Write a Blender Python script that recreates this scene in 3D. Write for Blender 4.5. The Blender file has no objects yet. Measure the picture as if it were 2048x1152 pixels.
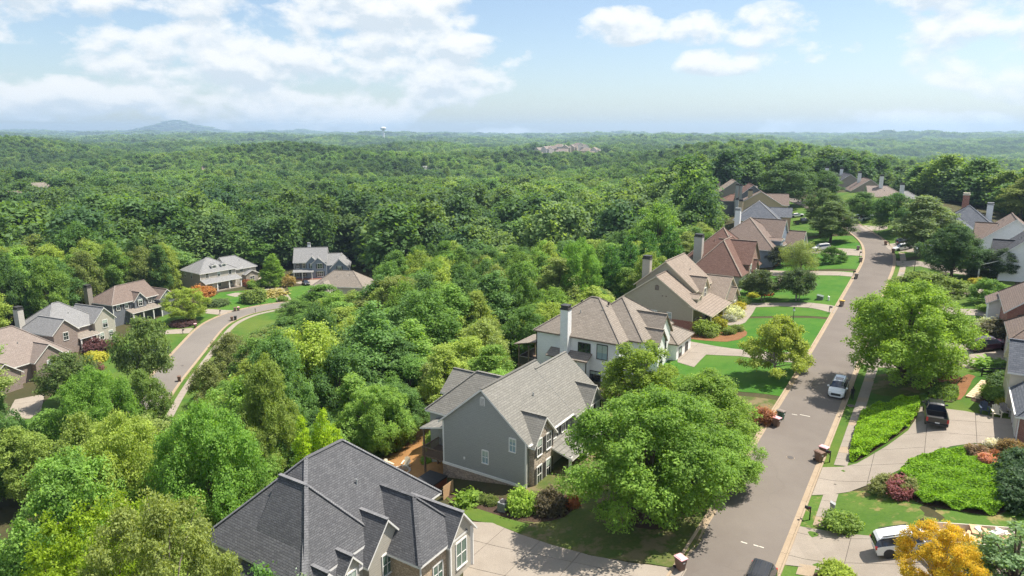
import bpy, bmesh, math, random
import numpy as np
from mathutils import Vector, Matrix
from mathutils.geometry import delaunay_2d_cdt
R = math.radians
scene = bpy.context.scene
COL = scene.collection

# ------------------------------------------------------------------ camera, sky, sun, exposure
CAM_Z, PITCH, FPX = 35.0, R(12.6), 1365.0          # metres above the street, downward tilt, focal length in photo pixels
cam_d = bpy.data.cameras.new('camera'); cam = bpy.data.objects.new('camera', cam_d); COL.objects.link(cam)
cam.location = (0, 0, CAM_Z); cam.rotation_euler = (R(90) - PITCH, 0, 0)
cam_d.sensor_width = 36; cam_d.lens = FPX / 2048 * 36; cam_d.clip_start = 0.5; cam_d.clip_end = 60000
scene.camera = cam
SUN_EL, SUN_AZ = R(63), R(12)                      # azimuth measured from +x towards +y
sd = bpy.data.lights.new('sun', 'SUN'); sun = bpy.data.objects.new('sun', sd); COL.objects.link(sun)
sd.energy = 3.6; sd.angle = R(0.53); sd.color = (1.0, 0.93, 0.82)
sdir = Vector((math.cos(SUN_EL) * math.cos(SUN_AZ), math.cos(SUN_EL) * math.sin(SUN_AZ), math.sin(SUN_EL)))
sun.rotation_euler = sdir.to_track_quat('Z', 'Y').to_euler()
scene.view_settings.view_transform = 'Standard'; scene.view_settings.look = 'None'
scene.view_settings.exposure = 1.3; scene.view_settings.gamma = 1.0
cy = scene.cycles
cy.use_denoising = True; cy.denoising_prefilter = 'NONE'; cy.denoising_input_passes = 'RGB_ALBEDO_NORMAL'; cy.max_bounces = 6; cy.diffuse_bounces = 4; cy.glossy_bounces = 2
cy.transmission_bounces = 3; cy.volume_bounces = 0; cy.transparent_max_bounces = 4
cy.sample_clamp_indirect = 8
cy.use_adaptive_sampling = True; cy.adaptive_threshold = 0.02

class NT:
    """small helper for node trees"""
    def __init__(s, tree): s.t = tree; s.n = tree.nodes; s.l = tree.links
    def new(s, typ, **kw):
        nd = s.n.new(typ)
        for k, v in kw.items(): setattr(nd, k, v)
        return nd
    def put(s, sock, val):
        if isinstance(val, bpy.types.NodeSocket): s.l.new(val, sock)
        else: sock.default_value = val
    def math(s, op, a, b=None, c=None, clamp=False):
        nd = s.new('ShaderNodeMath', operation=op); nd.use_clamp = clamp
        s.put(nd.inputs[0], a)
        if b is not None: s.put(nd.inputs[1], b)
        if c is not None: s.put(nd.inputs[2], c)
        return nd.outputs[0]
    def mix(s, f, a, b, blend='MIX'):
        nd = s.new('ShaderNodeMix', data_type='RGBA', blend_type=blend)
        s.put(nd.inputs[0], f)
        for i, v in ((6, a), (7, b)):
            s.put(nd.inputs[i], v if isinstance(v, bpy.types.NodeSocket) else (*v[:3], 1))
        return nd.outputs[2]
    def ramp(s, f, stops):
        nd = s.new('ShaderNodeValToRGB'); s.put(nd.inputs[0], f); cr = nd.color_ramp
        while len(cr.elements) < len(stops): cr.elements.new(0.5)
        for e, (p, c) in zip(cr.elements, stops):
            e.position = p; e.color = (c, c, c, 1) if isinstance(c, (int, float)) else (*c, 1)
        return nd.outputs[0]
    def noise(s, vec, scale, detail=4, rough=0.55, out='Fac'):
        nd = s.new('ShaderNodeTexNoise'); s.put(nd.inputs['Vector'], vec)
        nd.inputs['Scale'].default_value = scale; nd.inputs['Detail'].default_value = detail; nd.inputs['Roughness'].default_value = rough
        return nd.outputs[out]
    def sep(s, v):
        nd = s.new('ShaderNodeSeparateXYZ'); s.l.new(v, nd.inputs[0]); return nd.outputs
    def comb(s, x, y, z):
        nd = s.new('ShaderNodeCombineXYZ')
        for i, v in enumerate((x, y, z)): s.put(nd.inputs[i], v)
        return nd.outputs[0]

# sky: physical sky plus cumulus clouds laid out by compass direction and elevation
world = bpy.data.worlds.new('World'); scene.world = world; world.use_nodes = True
W = NT(world.node_tree); W.n.clear()
sky = W.new('ShaderNodeTexSky', sky_type='NISHITA'); sky.sun_disc = False
sky.sun_elevation = SUN_EL; sky.sun_rotation = R(90) - SUN_AZ
sky.altitude = 300; sky.air_density = 1.0; sky.dust_density = 1.3; sky.ozone_density = 1.0
tc = W.new('ShaderNodeTexCoord'); d = W.sep(tc.outputs['Generated'])
az = W.math('ARCTAN2', d[0], d[1]); el = W.math('ARCSINE', d[2])
lowf = W.comb(W.math('MULTIPLY', az, 1.0), W.math('MULTIPLY', el, 2.4), 3.7)
n_big = W.noise(lowf, 3.2, 2, 0.5)
# cumulus seen over the valley (azimuth, elevation, half widths), in degrees, density
clouds = [(-36, 9.0, 9, 2.6, 1.0), (-21.0, 5.6, 10.0, 2.5, 1.25), (-11.5, 9.4, 7.5, 2.7, 1.15), (-6.0, 5.4, 7, 2.2, 1.2), (-26, 10.0, 6, 2.0, .8), (-13, 7.0, 9, 2.0, 1.0),
          (-33, 2.5, 9, 1.3, 1.05), (-17, 2.0, 9, 1.8, 1.0), (-5.5, 2.8, 2.6, 1.1, .75), (-11, 1.2, 5, 1.3, .9),
          (8.5, 8.3, 3.4, 1.3, 1.05), (14.4, 8.0, 2.9, 1.1, 1.0), (19.5, 7.8, 3.0, 1.6, 1.1), (16.5, 5.5, 5, 0.9, .8), (23.5, 6.0, 2.4, .7, .7),
          (34.5, 6.3, 5.5, 3.0, 1.05), (33, 9.9, 6.0, 2.0, 1.15), (38, 3.4, 5, 1.4, .8), (27.5, 0.75, 7.5, 1.05, 1.05), (0.6, 0.25, 3.2, 0.5, .85), (41, .5, 6, .7, .75)]
def cloud_density(de_off):
    e = W.math('ADD', el, de_off)
    puff = W.noise(W.comb(az, W.math('MULTIPLY', e, 1.7), 0.3), 16, 8, 0.57)
    puff2 = W.noise(W.comb(az, W.math('MULTIPLY', e, 1.7), 5.3), 6, 3, 0.5)
    cov = None
    for (a0, e0, aw, ew, dn) in clouds:
        aw, ew = aw * 1.22, ew * 1.25
        da = W.math('MULTIPLY', W.math('SUBTRACT', az, R(a0)), 1 / R(aw))
        de = W.math('MULTIPLY', W.math('SUBTRACT', e, R(e0)), 1 / R(ew))
        q = W.math('ADD', W.math('MULTIPLY', da, da), W.math('MULTIPLY', de, de))
        g = W.math('MULTIPLY', W.math('SUBTRACT', 1.0, q, clamp=True), dn)
        cov = g if cov is None else W.math('MAXIMUM', cov, g)
    # beyond the view the same broken cumulus goes on
    infr = W.math('MULTIPLY', W.math('LESS_THAN', W.math('ABSOLUTE', az), R(48)), W.math('LESS_THAN', e, R(13)))
    gen = W.math('MULTIPLY', W.math('SUBTRACT', n_big, 0.44), 5.0, clamp=True)
    cov = W.math('MAXIMUM', cov, W.math('MULTIPLY', gen, W.math('SUBTRACT', 1.0, infr)))
    dens = W.math('ADD', W.math('MULTIPLY', cov, 0.82), W.math('MULTIPLY', W.math('SUBTRACT', puff, 0.5), 3.3))
    return W.math('ADD', dens, W.math('MULTIPLY', W.math('SUBTRACT', puff2, 0.5), 1.7)), cov
dens, cov = cloud_density(0.0); dens_up, _ = cloud_density(R(0.75))
alpha = W.ramp(dens, [(0.05, 0.0), (0.28, 0.45), (0.55, 0.90), (0.85, 1.0)])
alpha = W.math('MULTIPLY', alpha, W.math('MULTIPLY', cov, 6.0, clamp=True))
lit = W.math('ADD', 0.62, W.math('MULTIPLY', W.math('SUBTRACT', dens, dens_up), 0.75))
lit = W.math('SUBTRACT', lit, W.math('MULTIPLY', W.math('SUBTRACT', dens_up, 0.5), 0.22))
body = W.ramp(lit, [(0.2, (0.68, 0.75, 0.81)), (0.55, (0.86, 0.89, 0.91)), (0.9, (1.0, 0.995, 0.98))])
bg_sky = W.new('ShaderNodeBackground'); bg_cl = W.new('ShaderNodeBackground')
W.l.new(sky.outputs[0], bg_sky.inputs[0]); bg_sky.inputs[1].default_value = 0.068
W.l.new(body, bg_cl.inputs[0]); bg_cl.inputs[1].default_value = 0.45
mx = W.new('ShaderNodeMixShader'); W.put(mx.inputs[0], W.math('MULTIPLY', alpha, 0.93))
W.l.new(bg_sky.outputs[0], mx.inputs[1]); W.l.new(bg_cl.outputs[0], mx.inputs[2])
W.l.new(mx.outputs[0], W.new('ShaderNodeOutputWorld').inputs[0])

# ------------------------------------------------------------------ materials
MATS = {}
def new_mat(name):
    m = bpy.data.materials.new(name); m.use_nodes = True; MATS[name] = m
    t = NT(m.node_tree); t.n.clear()
    out = t.new('ShaderNodeOutputMaterial'); b = t.new('ShaderNodeBsdfPrincipled')
    t.l.new(b.outputs[0], out.inputs[0])
    return m, t, b
def bump(t, b, h, strength=0.4, dist=0.03):
    bp = t.new('ShaderNodeBump'); t.put(bp.inputs['Height'], h); bp.inputs['Strength'].default_value = strength; bp.inputs['Distance'].default_value = dist
    t.l.new(bp.outputs[0], b.inputs['Normal'])
def obj_co(t): return t.new('ShaderNodeTexCoord').outputs['Object']
def plain(name, col, rough=0.6, var=0.12, scale=3.0, metal=0.0, spec=0.4, fine=0.0):
    m, t, b = new_mat(name); co = obj_co(t)
    n = t.noise(co, scale, 5)
    lo = [c * (1 - var) for c in col]; hi = [min(1, c * (1 + var)) for c in col]
    c = t.mix(n, lo, hi)
    if fine:
        f = t.noise(co, scale * 14, 2)
        c = t.mix(t.ramp(f, [(0.35, 0.0), (0.65, 1.0)]), t.mix(fine, c, (0, 0, 0)), c)
    t.put(b.inputs['Base Color'], c)
    b.inputs['Roughness'].default_value = rough; b.inputs['Metallic'].default_value = metal; b.inputs['Specular IOR Level'].default_value = spec
    return m
def wall_xy(t):
    """coordinate running horizontally along an upright or sloping face, and its height"""
    co = t.new('ShaderNodeTexCoord'); p = t.sep(co.outputs['Object']); n = t.sep(co.outputs['Normal'])
    isx = t.math('GREATER_THAN', t.math('ABSOLUTE', n[0]), t.math('ABSOLUTE', n[1]))
    h = t.math('ADD', t.math('MULTIPLY', isx, p[1]), t.math('MULTIPLY', t.math('SUBTRACT', 1.0, isx), p[0]))
    return h, p[2], co.outputs['Object']
def siding(name, col, pitch=0.19):
    m, t, b = new_mat(name); h, z, co = wall_xy(t)
    fr = t.math('FRACT', t.math('MULTIPLY', z, 1 / pitch))
    line = t.ramp(fr, [(0.0, 0.62), (0.14, 0.92), (0.3, 1.0), (1.0, 1.0)])
    n = t.noise(t.comb(t.math('MULTIPLY', h, 0.5), 0.0, t.math('MULTIPLY', z, 3.0)), 2.5, 4)
    c = t.mix(n, [x * 0.86 for x in col], [min(1, x * 1.1) for x in col])
    t.put(b.inputs['Base Color'], t.mix(1.0, c, line, 'MULTIPLY')); b.inputs['Roughness'].default_value = 0.65
    bump(t, b, fr, 0.5, 0.02)
    return m
def shingle(name, c1, c2, w=0.34, rh=0.16, k=1.0):
    m, t, b = new_mat(name); h, z, co = wall_xy(t)
    br = t.new('ShaderNodeTexBrick'); t.put(br.inputs['Vector'], t.comb(h, z, 0.0))
    br.inputs['Scale'].default_value = 1.0; br.inputs['Brick Width'].default_value = w; br.inputs['Row Height'].default_value = rh
    br.inputs['Mortar Size'].default_value = 0.016; br.inputs['Bias'].default_value = -0.1
    br.inputs['Color1'].default_value = (*c1, 1); br.inputs['Color2'].default_value = (*c2, 1)
    br.inputs['Mortar'].default_value = (*[x * 0.55 for x in c1], 1)
    n = t.noise(co, 1.1, 5, 0.6); f = t.noise(co, 9, 2)
    c = t.mix(t.math('MULTIPLY', n, 0.5), br.outputs[0], [x * 0.72 for x in c1])
    c = t.mix(t.math('MULTIPLY', t.ramp(f, [(0.4, 0.0), (0.75, 1.0)]), 0.22 * k), c, [min(1, x * 1.5) for x in c2])
    t.put(b.inputs['Base Color'], c); b.inputs['Roughness'].default_value = 0.9; b.inputs['Specular IOR Level'].default_value = 0.25
    bump(t, b, br.outputs['Fac'], 0.5, -0.02)
    return m
def brick(name, c1, c2, mortar=(.42, .38, .34)):
    m, t, b = new_mat(name); h, z, co = wall_xy(t)
    br = t.new('ShaderNodeTexBrick'); t.put(br.inputs['Vector'], t.comb(h, z, 0.0))
    br.inputs['Scale'].default_value = 1.0; br.inputs['Brick Width'].default_value = 0.24; br.inputs['Row Height'].default_value = 0.085
    br.inputs['Mortar Size'].default_value = 0.009
    br.inputs['Color1'].default_value = (*c1, 1); br.inputs['Color2'].default_value = (*c2, 1); br.inputs['Mortar'].default_value = (*mortar, 1)
    n = t.noise(co, 3.0, 4)
    t.put(b.inputs['Base Color'], t.mix(t.math('MULTIPLY', n, 0.5), br.outputs[0], [x * 0.7 for x in c1])); b.inputs['Roughness'].default_value = 0.85
    bump(t, b, br.outputs['Fac'], 0.5, -0.01)
    return m
def stone(name, c1, c2, scale=3.2):
    m, t, b = new_mat(name); h, z, co = wall_xy(t)
    v = t.comb(h, t.math('MULTIPLY', z, 1.7), 0.0)
    vo = t.new('ShaderNodeTexVoronoi'); t.put(vo.inputs['Vector'], v); vo.inputs['Scale'].default_value = scale
    ve = t.new('ShaderNodeTexVoronoi', feature='DISTANCE_TO_EDGE'); t.put(ve.inputs['Vector'], v); ve.inputs['Scale'].default_value = scale
    g = t.sep(vo.outputs['Color'])
    c = t.mix(g[0], c1, c2); c = t.mix(t.math('MULTIPLY', g[1], 0.5), c, (.40, .30, .22))
    e = t.ramp(ve.outputs['Distance'], [(0.0, 0.45), (0.09, 1.0)])
    t.put(b.inputs['Base Color'], t.mix(1.0, c, e, 'MULTIPLY')); b.inputs['Roughness'].default_value = 0.9
    bump(t, b, ve.outputs['Distance'], 0.6, 0.05)
    return m
def leaf(name, far=False, sat=1.0):
    m, t, b = new_mat(name); oi = t.new('ShaderNodeObjectInfo')
    at = t.new('ShaderNodeAttribute'); at.attribute_name = 'shade'
    if far:
        base = t.ramp(oi.outputs['Random'], [(0.0, (0.080, 0.166, 0.060)), (0.15, (0.180, 0.296, 0.080)), (0.3, (0.141, 0.239, 0.080)), (0.45, (0.233, 0.325, 0.095)), (0.6, (0.107, 0.202, 0.080)), (0.75, (0.200, 0.289, 0.112)), (0.88, (0.154, 0.268, 0.072)), (1.0, (0.066, 0.137, 0.072))])
    else: base = t.mix(1.0, oi.outputs['Color'], (2.15, 2.0, 2.15), 'MULTIPLY')
    if far:
        stand = t.noise(oi.outputs['Location'], .0042, 3, .6); base = t.mix(t.ramp(stand, [(0.42, 0.0), (0.56, 1.0)]), t.mix(.62, base, (.036, .080, .042)), base)
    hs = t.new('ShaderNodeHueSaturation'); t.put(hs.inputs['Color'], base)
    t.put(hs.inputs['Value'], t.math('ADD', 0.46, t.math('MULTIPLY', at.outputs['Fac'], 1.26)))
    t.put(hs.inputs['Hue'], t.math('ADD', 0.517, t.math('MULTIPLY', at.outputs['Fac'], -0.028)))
    hs.inputs['Saturation'].default_value = sat
    b.inputs['Roughness'].default_value = 0.6; b.inputs['Specular IOR Level'].default_value = 0.22
    t.put(b.inputs['Base Color'], hs.outputs[0])
    tr = t.new('ShaderNodeBsdfTranslucent'); t.put(tr.inputs[0], t.mix(1.0, hs.outputs[0], (1.5, 1.45, .5), 'MULTIPLY'))
    mxs = t.new('ShaderNodeMixShader'); mxs.inputs[0].default_value = 0.46
    t.l.new(b.outputs[0], mxs.inputs[1]); t.l.new(tr.outputs[0], mxs.inputs[2])
    t.l.new(mxs.outputs[0], t.n['Material Output'].inputs[0])
    return m
def ground_mat(name, cols, s1, s2, rough=0.95, bs=0.5, patch=None, stripes=None):
    m, t, b = new_mat(name); co = obj_co(t)
    a = t.noise(co, s1, 6, 0.6); f = t.noise(co, s2, 3, 0.6)
    c = t.mix(t.ramp(a, [(0.32, 0.0), (0.68, 1.0)]), cols[0], cols[1])
    c = t.mix(t.math('MULTIPLY', t.ramp(f, [(0.35, 0.0), (0.7, 1.0)]), 0.6), c, cols[2])
    if patch:
        pn = t.noise(co, patch[0], 5, 0.65)
        c = t.mix(t.math('MULTIPLY', t.ramp(pn, [(patch[1], 0.0), (patch[1] + 0.09, 1.0)]), patch[3]), c, patch[2])
    if patch is None and name.endswith('grass'):
        big = t.noise(co, .11, 4, .65); c = t.mix(t.math('MULTIPLY', t.ramp(big, [(0.40, 0.0), (0.66, 1.0)]), .55), c, [cols[1][0] * 1.55, cols[1][1] * 1.02, cols[1][2] * 1.3])
    if name.startswith('asphalt'):
        wv = t.new('ShaderNodeVectorMath', operation='ADD'); t.put(wv.inputs[0], co); t.put(wv.inputs[1], t.noise(co, .8, 3, .6, 'Color'))
        vo = t.new('ShaderNodeTexVoronoi', feature='DISTANCE_TO_EDGE'); t.put(vo.inputs['Vector'], wv.outputs[0]); vo.inputs['Scale'].default_value = .16
        crack = t.math('MULTIPLY', t.ramp(vo.outputs['Distance'], [(0.0, 1.0), (0.006, .8), (0.012, 0.0)]), t.ramp(t.noise(co, .09, 2), [(0.5, 0.0), (0.7, .25)])); c = t.mix(crack, c, (.06, .055, .05))
        tread = t.noise(co, .06, 3, .5); c = t.mix(t.math('MULTIPLY', t.ramp(tread, [(0.4, 0.0), (0.65, 1.0)]), .28), c, [v * 1.22 for v in cols[1]])
    if stripes:
        p = t.sep(co); w = t.math('SINE', t.math('MULTIPLY', t.math('ADD', t.math('MULTIPLY', p[0], stripes[0]), t.math('MULTIPLY', p[1], stripes[1])), stripes[2]))
        c = t.mix(t.math('MULTIPLY', t.math('ADD', w, 1.0), 0.07), c, cols[1])
    t.put(b.inputs['Base Color'], c); b.inputs['Roughness'].default_value = rough; b.inputs['Specular IOR Level'].default_value = 0.15
    bump(t, b, f, bs, 0.06)
    return m

plain('white_trim', (.72, .71, .68), .5, .06); plain('cream_trim', (.62, .56, .44), .55, .08); plain('dark_trim', (.045, .042, .04), .5, .1)
plain('brown_trim', (.16, .12, .09), .5, .1); plain('black_metal', (.015, .015, .017), .4, .1); plain('grey_metal', (.28, .29, .29), .45, .1)
plain('door_wood', (.16, .03, .025), .45, .15); plain('garage_door', (.60, .57, .50), .5, .05)
plain('deck_wood', (.17, .12, .085), .75, .3, 6); plain('fence_wood', (.50, .33, .19), .75, .25, 5); plain('tub_wood', (.20, .065, .030), .6, .3, 4)
plain('grey_wood', (.22, .20, .18), .8, .25, 5); plain('curtain', (.35, .42, .36), .8, .2)
m, t, b = new_mat('glass'); b.inputs['Base Color'].default_value = (.018, .024, .028, 1); b.inputs['Roughness'].default_value = 0.04; b.inputs['Specular IOR Level'].default_value = 0.9
m, t, b = new_mat('green_glass'); b.inputs['Base Color'].default_value = (.10, .16, .13, 1); b.inputs['Roughness'].default_value = 0.08; b.inputs['Specular IOR Level'].default_value = 0.8
m, t, b = new_mat('pale_glass'); b.inputs['Base Color'].default_value = (.26, .36, .38, 1); b.inputs['Roughness'].default_value = 0.15; b.inputs['Specular IOR Level'].default_value = 0.6
m, t, b = new_mat('car_glass'); b.inputs['Base Color'].default_value = (.02, .028, .045, 1); b.inputs['Roughness'].default_value = 0.03; b.inputs['Specular IOR Level'].default_value = 1.0
plain('bark', (.10, .075, .055), .95, .35, 4); plain('pale_bark', (.30, .26, .22), .9, .3, 4)
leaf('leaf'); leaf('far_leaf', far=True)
ground_mat('forest_floor', ((.050, .048, .022), (.085, .066, .034), (.035, .050, .018)), .12, 2.2)
ground_mat('grass', ((0.033, 0.102, 0.013), (0.086, 0.153, 0.024), (0.032, 0.088, 0.011)), .35, 5.0, stripes=(.53, .845, 4.2))
ground_mat('bright_grass', ((0.029, 0.116, 0.012), (0.068, 0.165, 0.021), (0.027, 0.102, 0.011)), .3, 5.0, stripes=(.84, -.53, 4.5))
ground_mat('dry_grass', ((.060, .130, .020), (.10, .165, .03), (.05, .105, .016)), .3, 4.0, patch=(.55, .56, (.27, .20, .09), .75))
ground_mat('worn_grass', ((.065, .105, .022), (.13, .125, .045), (.050, .085, .018)), .35, 4.0, patch=(.4, .50, (.19, .145, .085), .8))
ground_mat('mulch', ((.060, .040, .030), (.10, .065, .045), (.035, .024, .018)), 1.2, 9.0, bs=.9)
ground_mat('red_mulch', ((.20, .095, .045), (.27, .14, .065), (.13, .06, .03)), .8, 8.0, bs=.9)
ground_mat('bark_mulch', ((.33, .17, .065), (.40, .22, .09), (.22, .11, .045)), .8, 8.0, bs=.9)
ground_mat('clay', ((.42, .25, .14), (.48, .31, .19), (.36, .21, .12)), .3, 4.0)
ground_mat('field', ((.16, .20, .06), (.24, .24, .09), (.13, .19, .05)), .02, .3)
m = ground_mat('asphalt', ((0.145, 0.125, 0.109), (0.179, 0.157, 0.137), (0.109, 0.095, 0.085)), .25, 22.0, rough=.92, bs=.25, patch=(.9, .66, (.12, .11, .105), .5))
ground_mat('asphalt_cool', ((0.171, 0.154, 0.139), (0.201, 0.182, 0.163), (0.137, 0.124, 0.111)), .25, 22.0, rough=.92, bs=.2)
ground_mat('concrete', ((0.272, 0.234, 0.194), (0.326, 0.284, 0.238), (0.226, 0.197, 0.163)), .5, 11.0, rough=.85, bs=.2, patch=(1.1, .60, (.24, .205, .17), .6))
ground_mat('kerb_stone', ((0.316, 0.244, 0.167), (0.368, 0.294, 0.214), (0.257, 0.200, 0.142)), .8, 10.0, rough=.9, bs=.3)
plain('joint_dark', (.10, .085, .07), .95, .2)
plain('tower_paint', (.72, .73, .74), .4, .04)

# ------------------------------------------------------------------ names, labels, meshes
def tag(o, label=None, cat=None, group=None, kind=None):
    if label: o['label'] = label
    if cat: o['category'] = cat
    if group: o['group'] = group
    if kind: o['kind'] = kind
    return o
def empty(name, loc=(0, 0, 0), rz=0, parent=None):
    o = bpy.data.objects.new(name, None); COL.objects.link(o); o.location = loc; o.rotation_euler = (0, 0, rz); o.parent = parent
    o.empty_display_size = 0.3
    return o
def link(name, mesh, parent=None, loc=None, rz=None):
    o = bpy.data.objects.new(name, mesh); COL.objects.link(o); o.parent = parent
    if loc is not None: o.location = loc
    if rz is not None: o.rotation_euler = (0, 0, rz)
    return o
class MB:
    """collects faces; build() makes ONE mesh object"""
    def __init__(s): s.v = []; s.f = []; s.m = []
    def poly(s, pts, mi=0):
        i = len(s.v); s.v.extend([tuple(p) for p in pts]); s.f.append(tuple(range(i, i + len(pts)))); s.m.append(mi); return s
    def box(s, x0, x1, y0, y1, z0, z1, mi=0, taper=0.0):
        i = len(s.v); tx, ty = taper * (x1 - x0), taper * (y1 - y0)
        s.v += [(x0, y0, z0), (x1, y0, z0), (x1, y1, z0), (x0, y1, z0), (x0 + tx, y0 + ty, z1), (x1 - tx, y0 + ty, z1), (x1 - tx, y1 - ty, z1), (x0 + tx, y1 - ty, z1)]
        for f in ((0, 3, 2, 1), (4, 5, 6, 7), (0, 1, 5, 4), (1, 2, 6, 5), (2, 3, 7, 6), (3, 0, 4, 7)): s.f.append(tuple(i + k for k in f)); s.m.append(mi)
        return s
    def bar(s, a, b, w, h, mi=0):
        """rectangular bar from point a to point b, w across, h upright"""
        a = Vector(a); b = Vector(b); d = (b - a).normalized(); side = d.cross(Vector((0, 0, 1)))
        side = side.normalized() if side.length > 1e-4 else Vector((1, 0, 0)); up = side.cross(d).normalized()
        i = len(s.v)
        for p in (a, b):
            for sx, sz in ((-1, -1), (1, -1), (1, 1), (-1, 1)): s.v.append(tuple(p + side * (sx * w / 2) + up * (sz * h / 2)))
        for f in ((3, 2, 1, 0), (4, 5, 6, 7), (0, 1, 5, 4), (1, 2, 6, 5), (2, 3, 7, 6), (3, 0, 4, 7)): s.f.append(tuple(i + k for k in f)); s.m.append(mi)
        return s
    def tube(s, pts, radii, n=8, mi=0, cap=True):
        base = len(s.v); k = len(pts)
        for j, (p, r) in enumerate(zip(pts, radii)):
            p = Vector(p); q0 = Vector(pts[max(j - 1, 0)]); q1 = Vector(pts[min(j + 1, k - 1)]); d = (q1 - q0).normalized()
            a = d.cross(Vector((0, 1, 0)) if abs(d.z) > .9 else Vector((0, 0, 1))).normalized(); c = d.cross(a)
            for i in range(n):
                th = 2 * math.pi * i / n; s.v.append(tuple(p + a * (math.cos(th) * r) + c * (math.sin(th) * r)))
        for j in range(k - 1):
            for i in range(n):
                i2 = (i + 1) % n; s.f.append((base + j * n + i, base + j * n + i2, base + (j + 1) * n + i2, base + (j + 1) * n + i)); s.m.append(mi)
        if cap:
            s.f.append(tuple(base + (k - 1) * n + i for i in range(n))); s.m.append(mi)
            s.f.append(tuple(base + n - 1 - i for i in range(n))); s.m.append(mi)
        return s
    def lathe(s, prof, n=16, mi=0, c=(0, 0)):
        base = len(s.v)
        for r, z in prof:
            for i in range(n):
                th = 2 * math.pi * i / n; s.v.append((c[0] + math.cos(th) * r, c[1] + math.sin(th) * r, z))
        for j in range(len(prof) - 1):
            for i in range(n):
                i2 = (i + 1) % n; s.f.append((base + j * n + i, base + j * n + i2, base + (j + 1) * n + i2, base + (j + 1) * n + i)); s.m.append(mi)
        return s
    def mesh(s, name, *mats):
        me = bpy.data.meshes.new(name); me.from_pydata(s.v, [], s.f); me.update()
        for mm in mats: me.materials.append(MATS[mm])
        if len(mats) > 1: me.polygons.foreach_set('material_index', s.m)
        return me
    def build(s, name, mats, parent=None, loc=None, rz=None, smooth=False):
        me = s.mesh(name, *([mats] if isinstance(mats, str) else mats))
        if smooth: me.polygons.foreach_set('use_smooth', [True] * len(me.polygons))
        return link(name, me, parent, loc, rz)

# ------------------------------------------------------------------ the lie of the land
AANG = R(-32.3)
VX, VY = math.cos(AANG), math.sin(AANG)            # V: from the houses across to the street;  U: along the street
def uvw(u, v): return (-VY * u + VX * v, VX * u + VY * v)
ROAD_A = np.array([(-12.0, 4.0), (4.4, 28.0), (17.8, 48.6), (25.1, 60.2), (33.8, 73.9), (40.1, 83.8), (52.6, 103.8), (67.3, 127.6), (77.8, 144.6), (83.4, 153.4), (89.2, 163.4), (94.2, 173.2),
                   (98.9, 183.8), (102.6, 194.8), (106.1, 208.0), (109.6, 222.0), (113.5, 244.0), (117.3, 267.0), (121.0, 290.0), (124.0, 315.0), (124.0, 345.0)])
ROAD_B = np.array([(-52.0, 60.0), (-58.5, 85.0), (-65.0, 108.0), (-70.2, 127.0), (-73.8, 145.6), (-76.4, 159.0), (-78.6, 170.5), (-78.9, 178.2), (-77.2, 185.8), (-74.4, 190.4), (-70.0, 194.8), (-62.0, 199.0), (-52.0, 201.5), (-40.0, 202.0)])
def near_line(P, L):
    """signed distance to a polyline (right of it positive) and the nearest point"""
    P = np.atleast_2d(P); best = np.full(len(P), 1e18); sg = np.zeros(len(P)); nx = np.zeros((len(P), 2))
    for a, b in zip(L[:-1], L[1:]):
        d = b - a; t = np.clip(((P - a) @ d) / (d @ d), 0, 1); q = a + t[:, None] * d; e = P - q; dd = (e ** 2).sum(1)
        m = dd < best; best[m] = dd[m]; nx[m] = q[m]
        sg[m] = np.where(d[0] * e[m, 1] - d[1] * e[m, 0] > 0, -1, 1)
    return np.sqrt(best) * sg, nx
def road_z(y): return np.interp(y, [0, 45, 85, 180, 250, 400], [1.6, 2.0, 3.3, 6.0, 7.4, 9.0])
def sstep(x, a, b): t = np.clip((x - a) / (b - a), 0, 1); return t * t * (3 - 2 * t)
_rs = np.random.RandomState(5)
_w = [(_rs.uniform(0, 6.28), _rs.uniform(0, 6.28), s) for s in (1, 1, 1, .6, .6, .5, .5, .35, .35, .3)]
def rolls(x, y, L):
    z = 0
    for i, (a, ph, amp) in enumerate(_w):
        k = 6.283 / (L * (1.3 - .1 * i)); z = z + amp * np.sin((x * math.cos(a) + y * math.sin(a)) * k + ph)
    return z / 2.6
def far_z(x, y):
    dist = np.hypot(x, y)
    z = -17 + 13 * rolls(x, y, 560) * sstep(dist, 350, 900) + 20 * rolls(x + 300, y, 2100) * sstep(dist, 900, 2600)
    z = z + np.clip(dist - 3000, 0, 6500) * 0.0062
    z = z + 8 * np.exp(-(((x - 300) / 130) ** 2 + ((y - 900) / 190) ** 2))                     # wooded knoll on the ridge
    z = z + 15 * np.exp(-(((x - 200) / 110) ** 2 + ((y - 480) / 220) ** 2))                     # the ridge the street follows
    z = z - 26 * sstep(x - 0.28 * y, 120, 520) * sstep(y, 250, 700) * (1 - sstep(dist, 2600, 4200))      # valley to the right
    z = z + 7 * sstep(-x - .25 * y, 150, 600) * sstep(y, 300, 900) * (1 - sstep(dist, 2500, 4000))
    z = z + 150 * np.exp(-(((x + 5250) / 330) ** 2 + ((y - 10800) / 700) ** 2)) + 105 * np.exp(-(((x + 4780) / 420) ** 2 + ((y - 10900) / 700) ** 2))    # the far mountain
    z = z + 62 * np.exp(-(((x + 3350) / 900) ** 2 + ((y - 11000) / 700) ** 2)) + 48 * np.exp(-(((x + 7300) / 900) ** 2 + ((y - 10500) / 700) ** 2))
    z = z + 21 * np.exp(-(((x - 105) / 150) ** 2 + ((y - 1510) / 110) ** 2)) + 19 * np.exp(-(((x + 260) / 240) ** 2 + ((y - 2010) / 130) ** 2)) + 26 * np.exp(-(((x - 1110) / 240) ** 2 + ((y - 1710) / 130) ** 2))   # low hills with houses on top
    z = z + 22 * np.exp(-(((x - 1000) / 420) ** 2 + ((y - 5200) / 500) ** 2))
    return z
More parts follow.
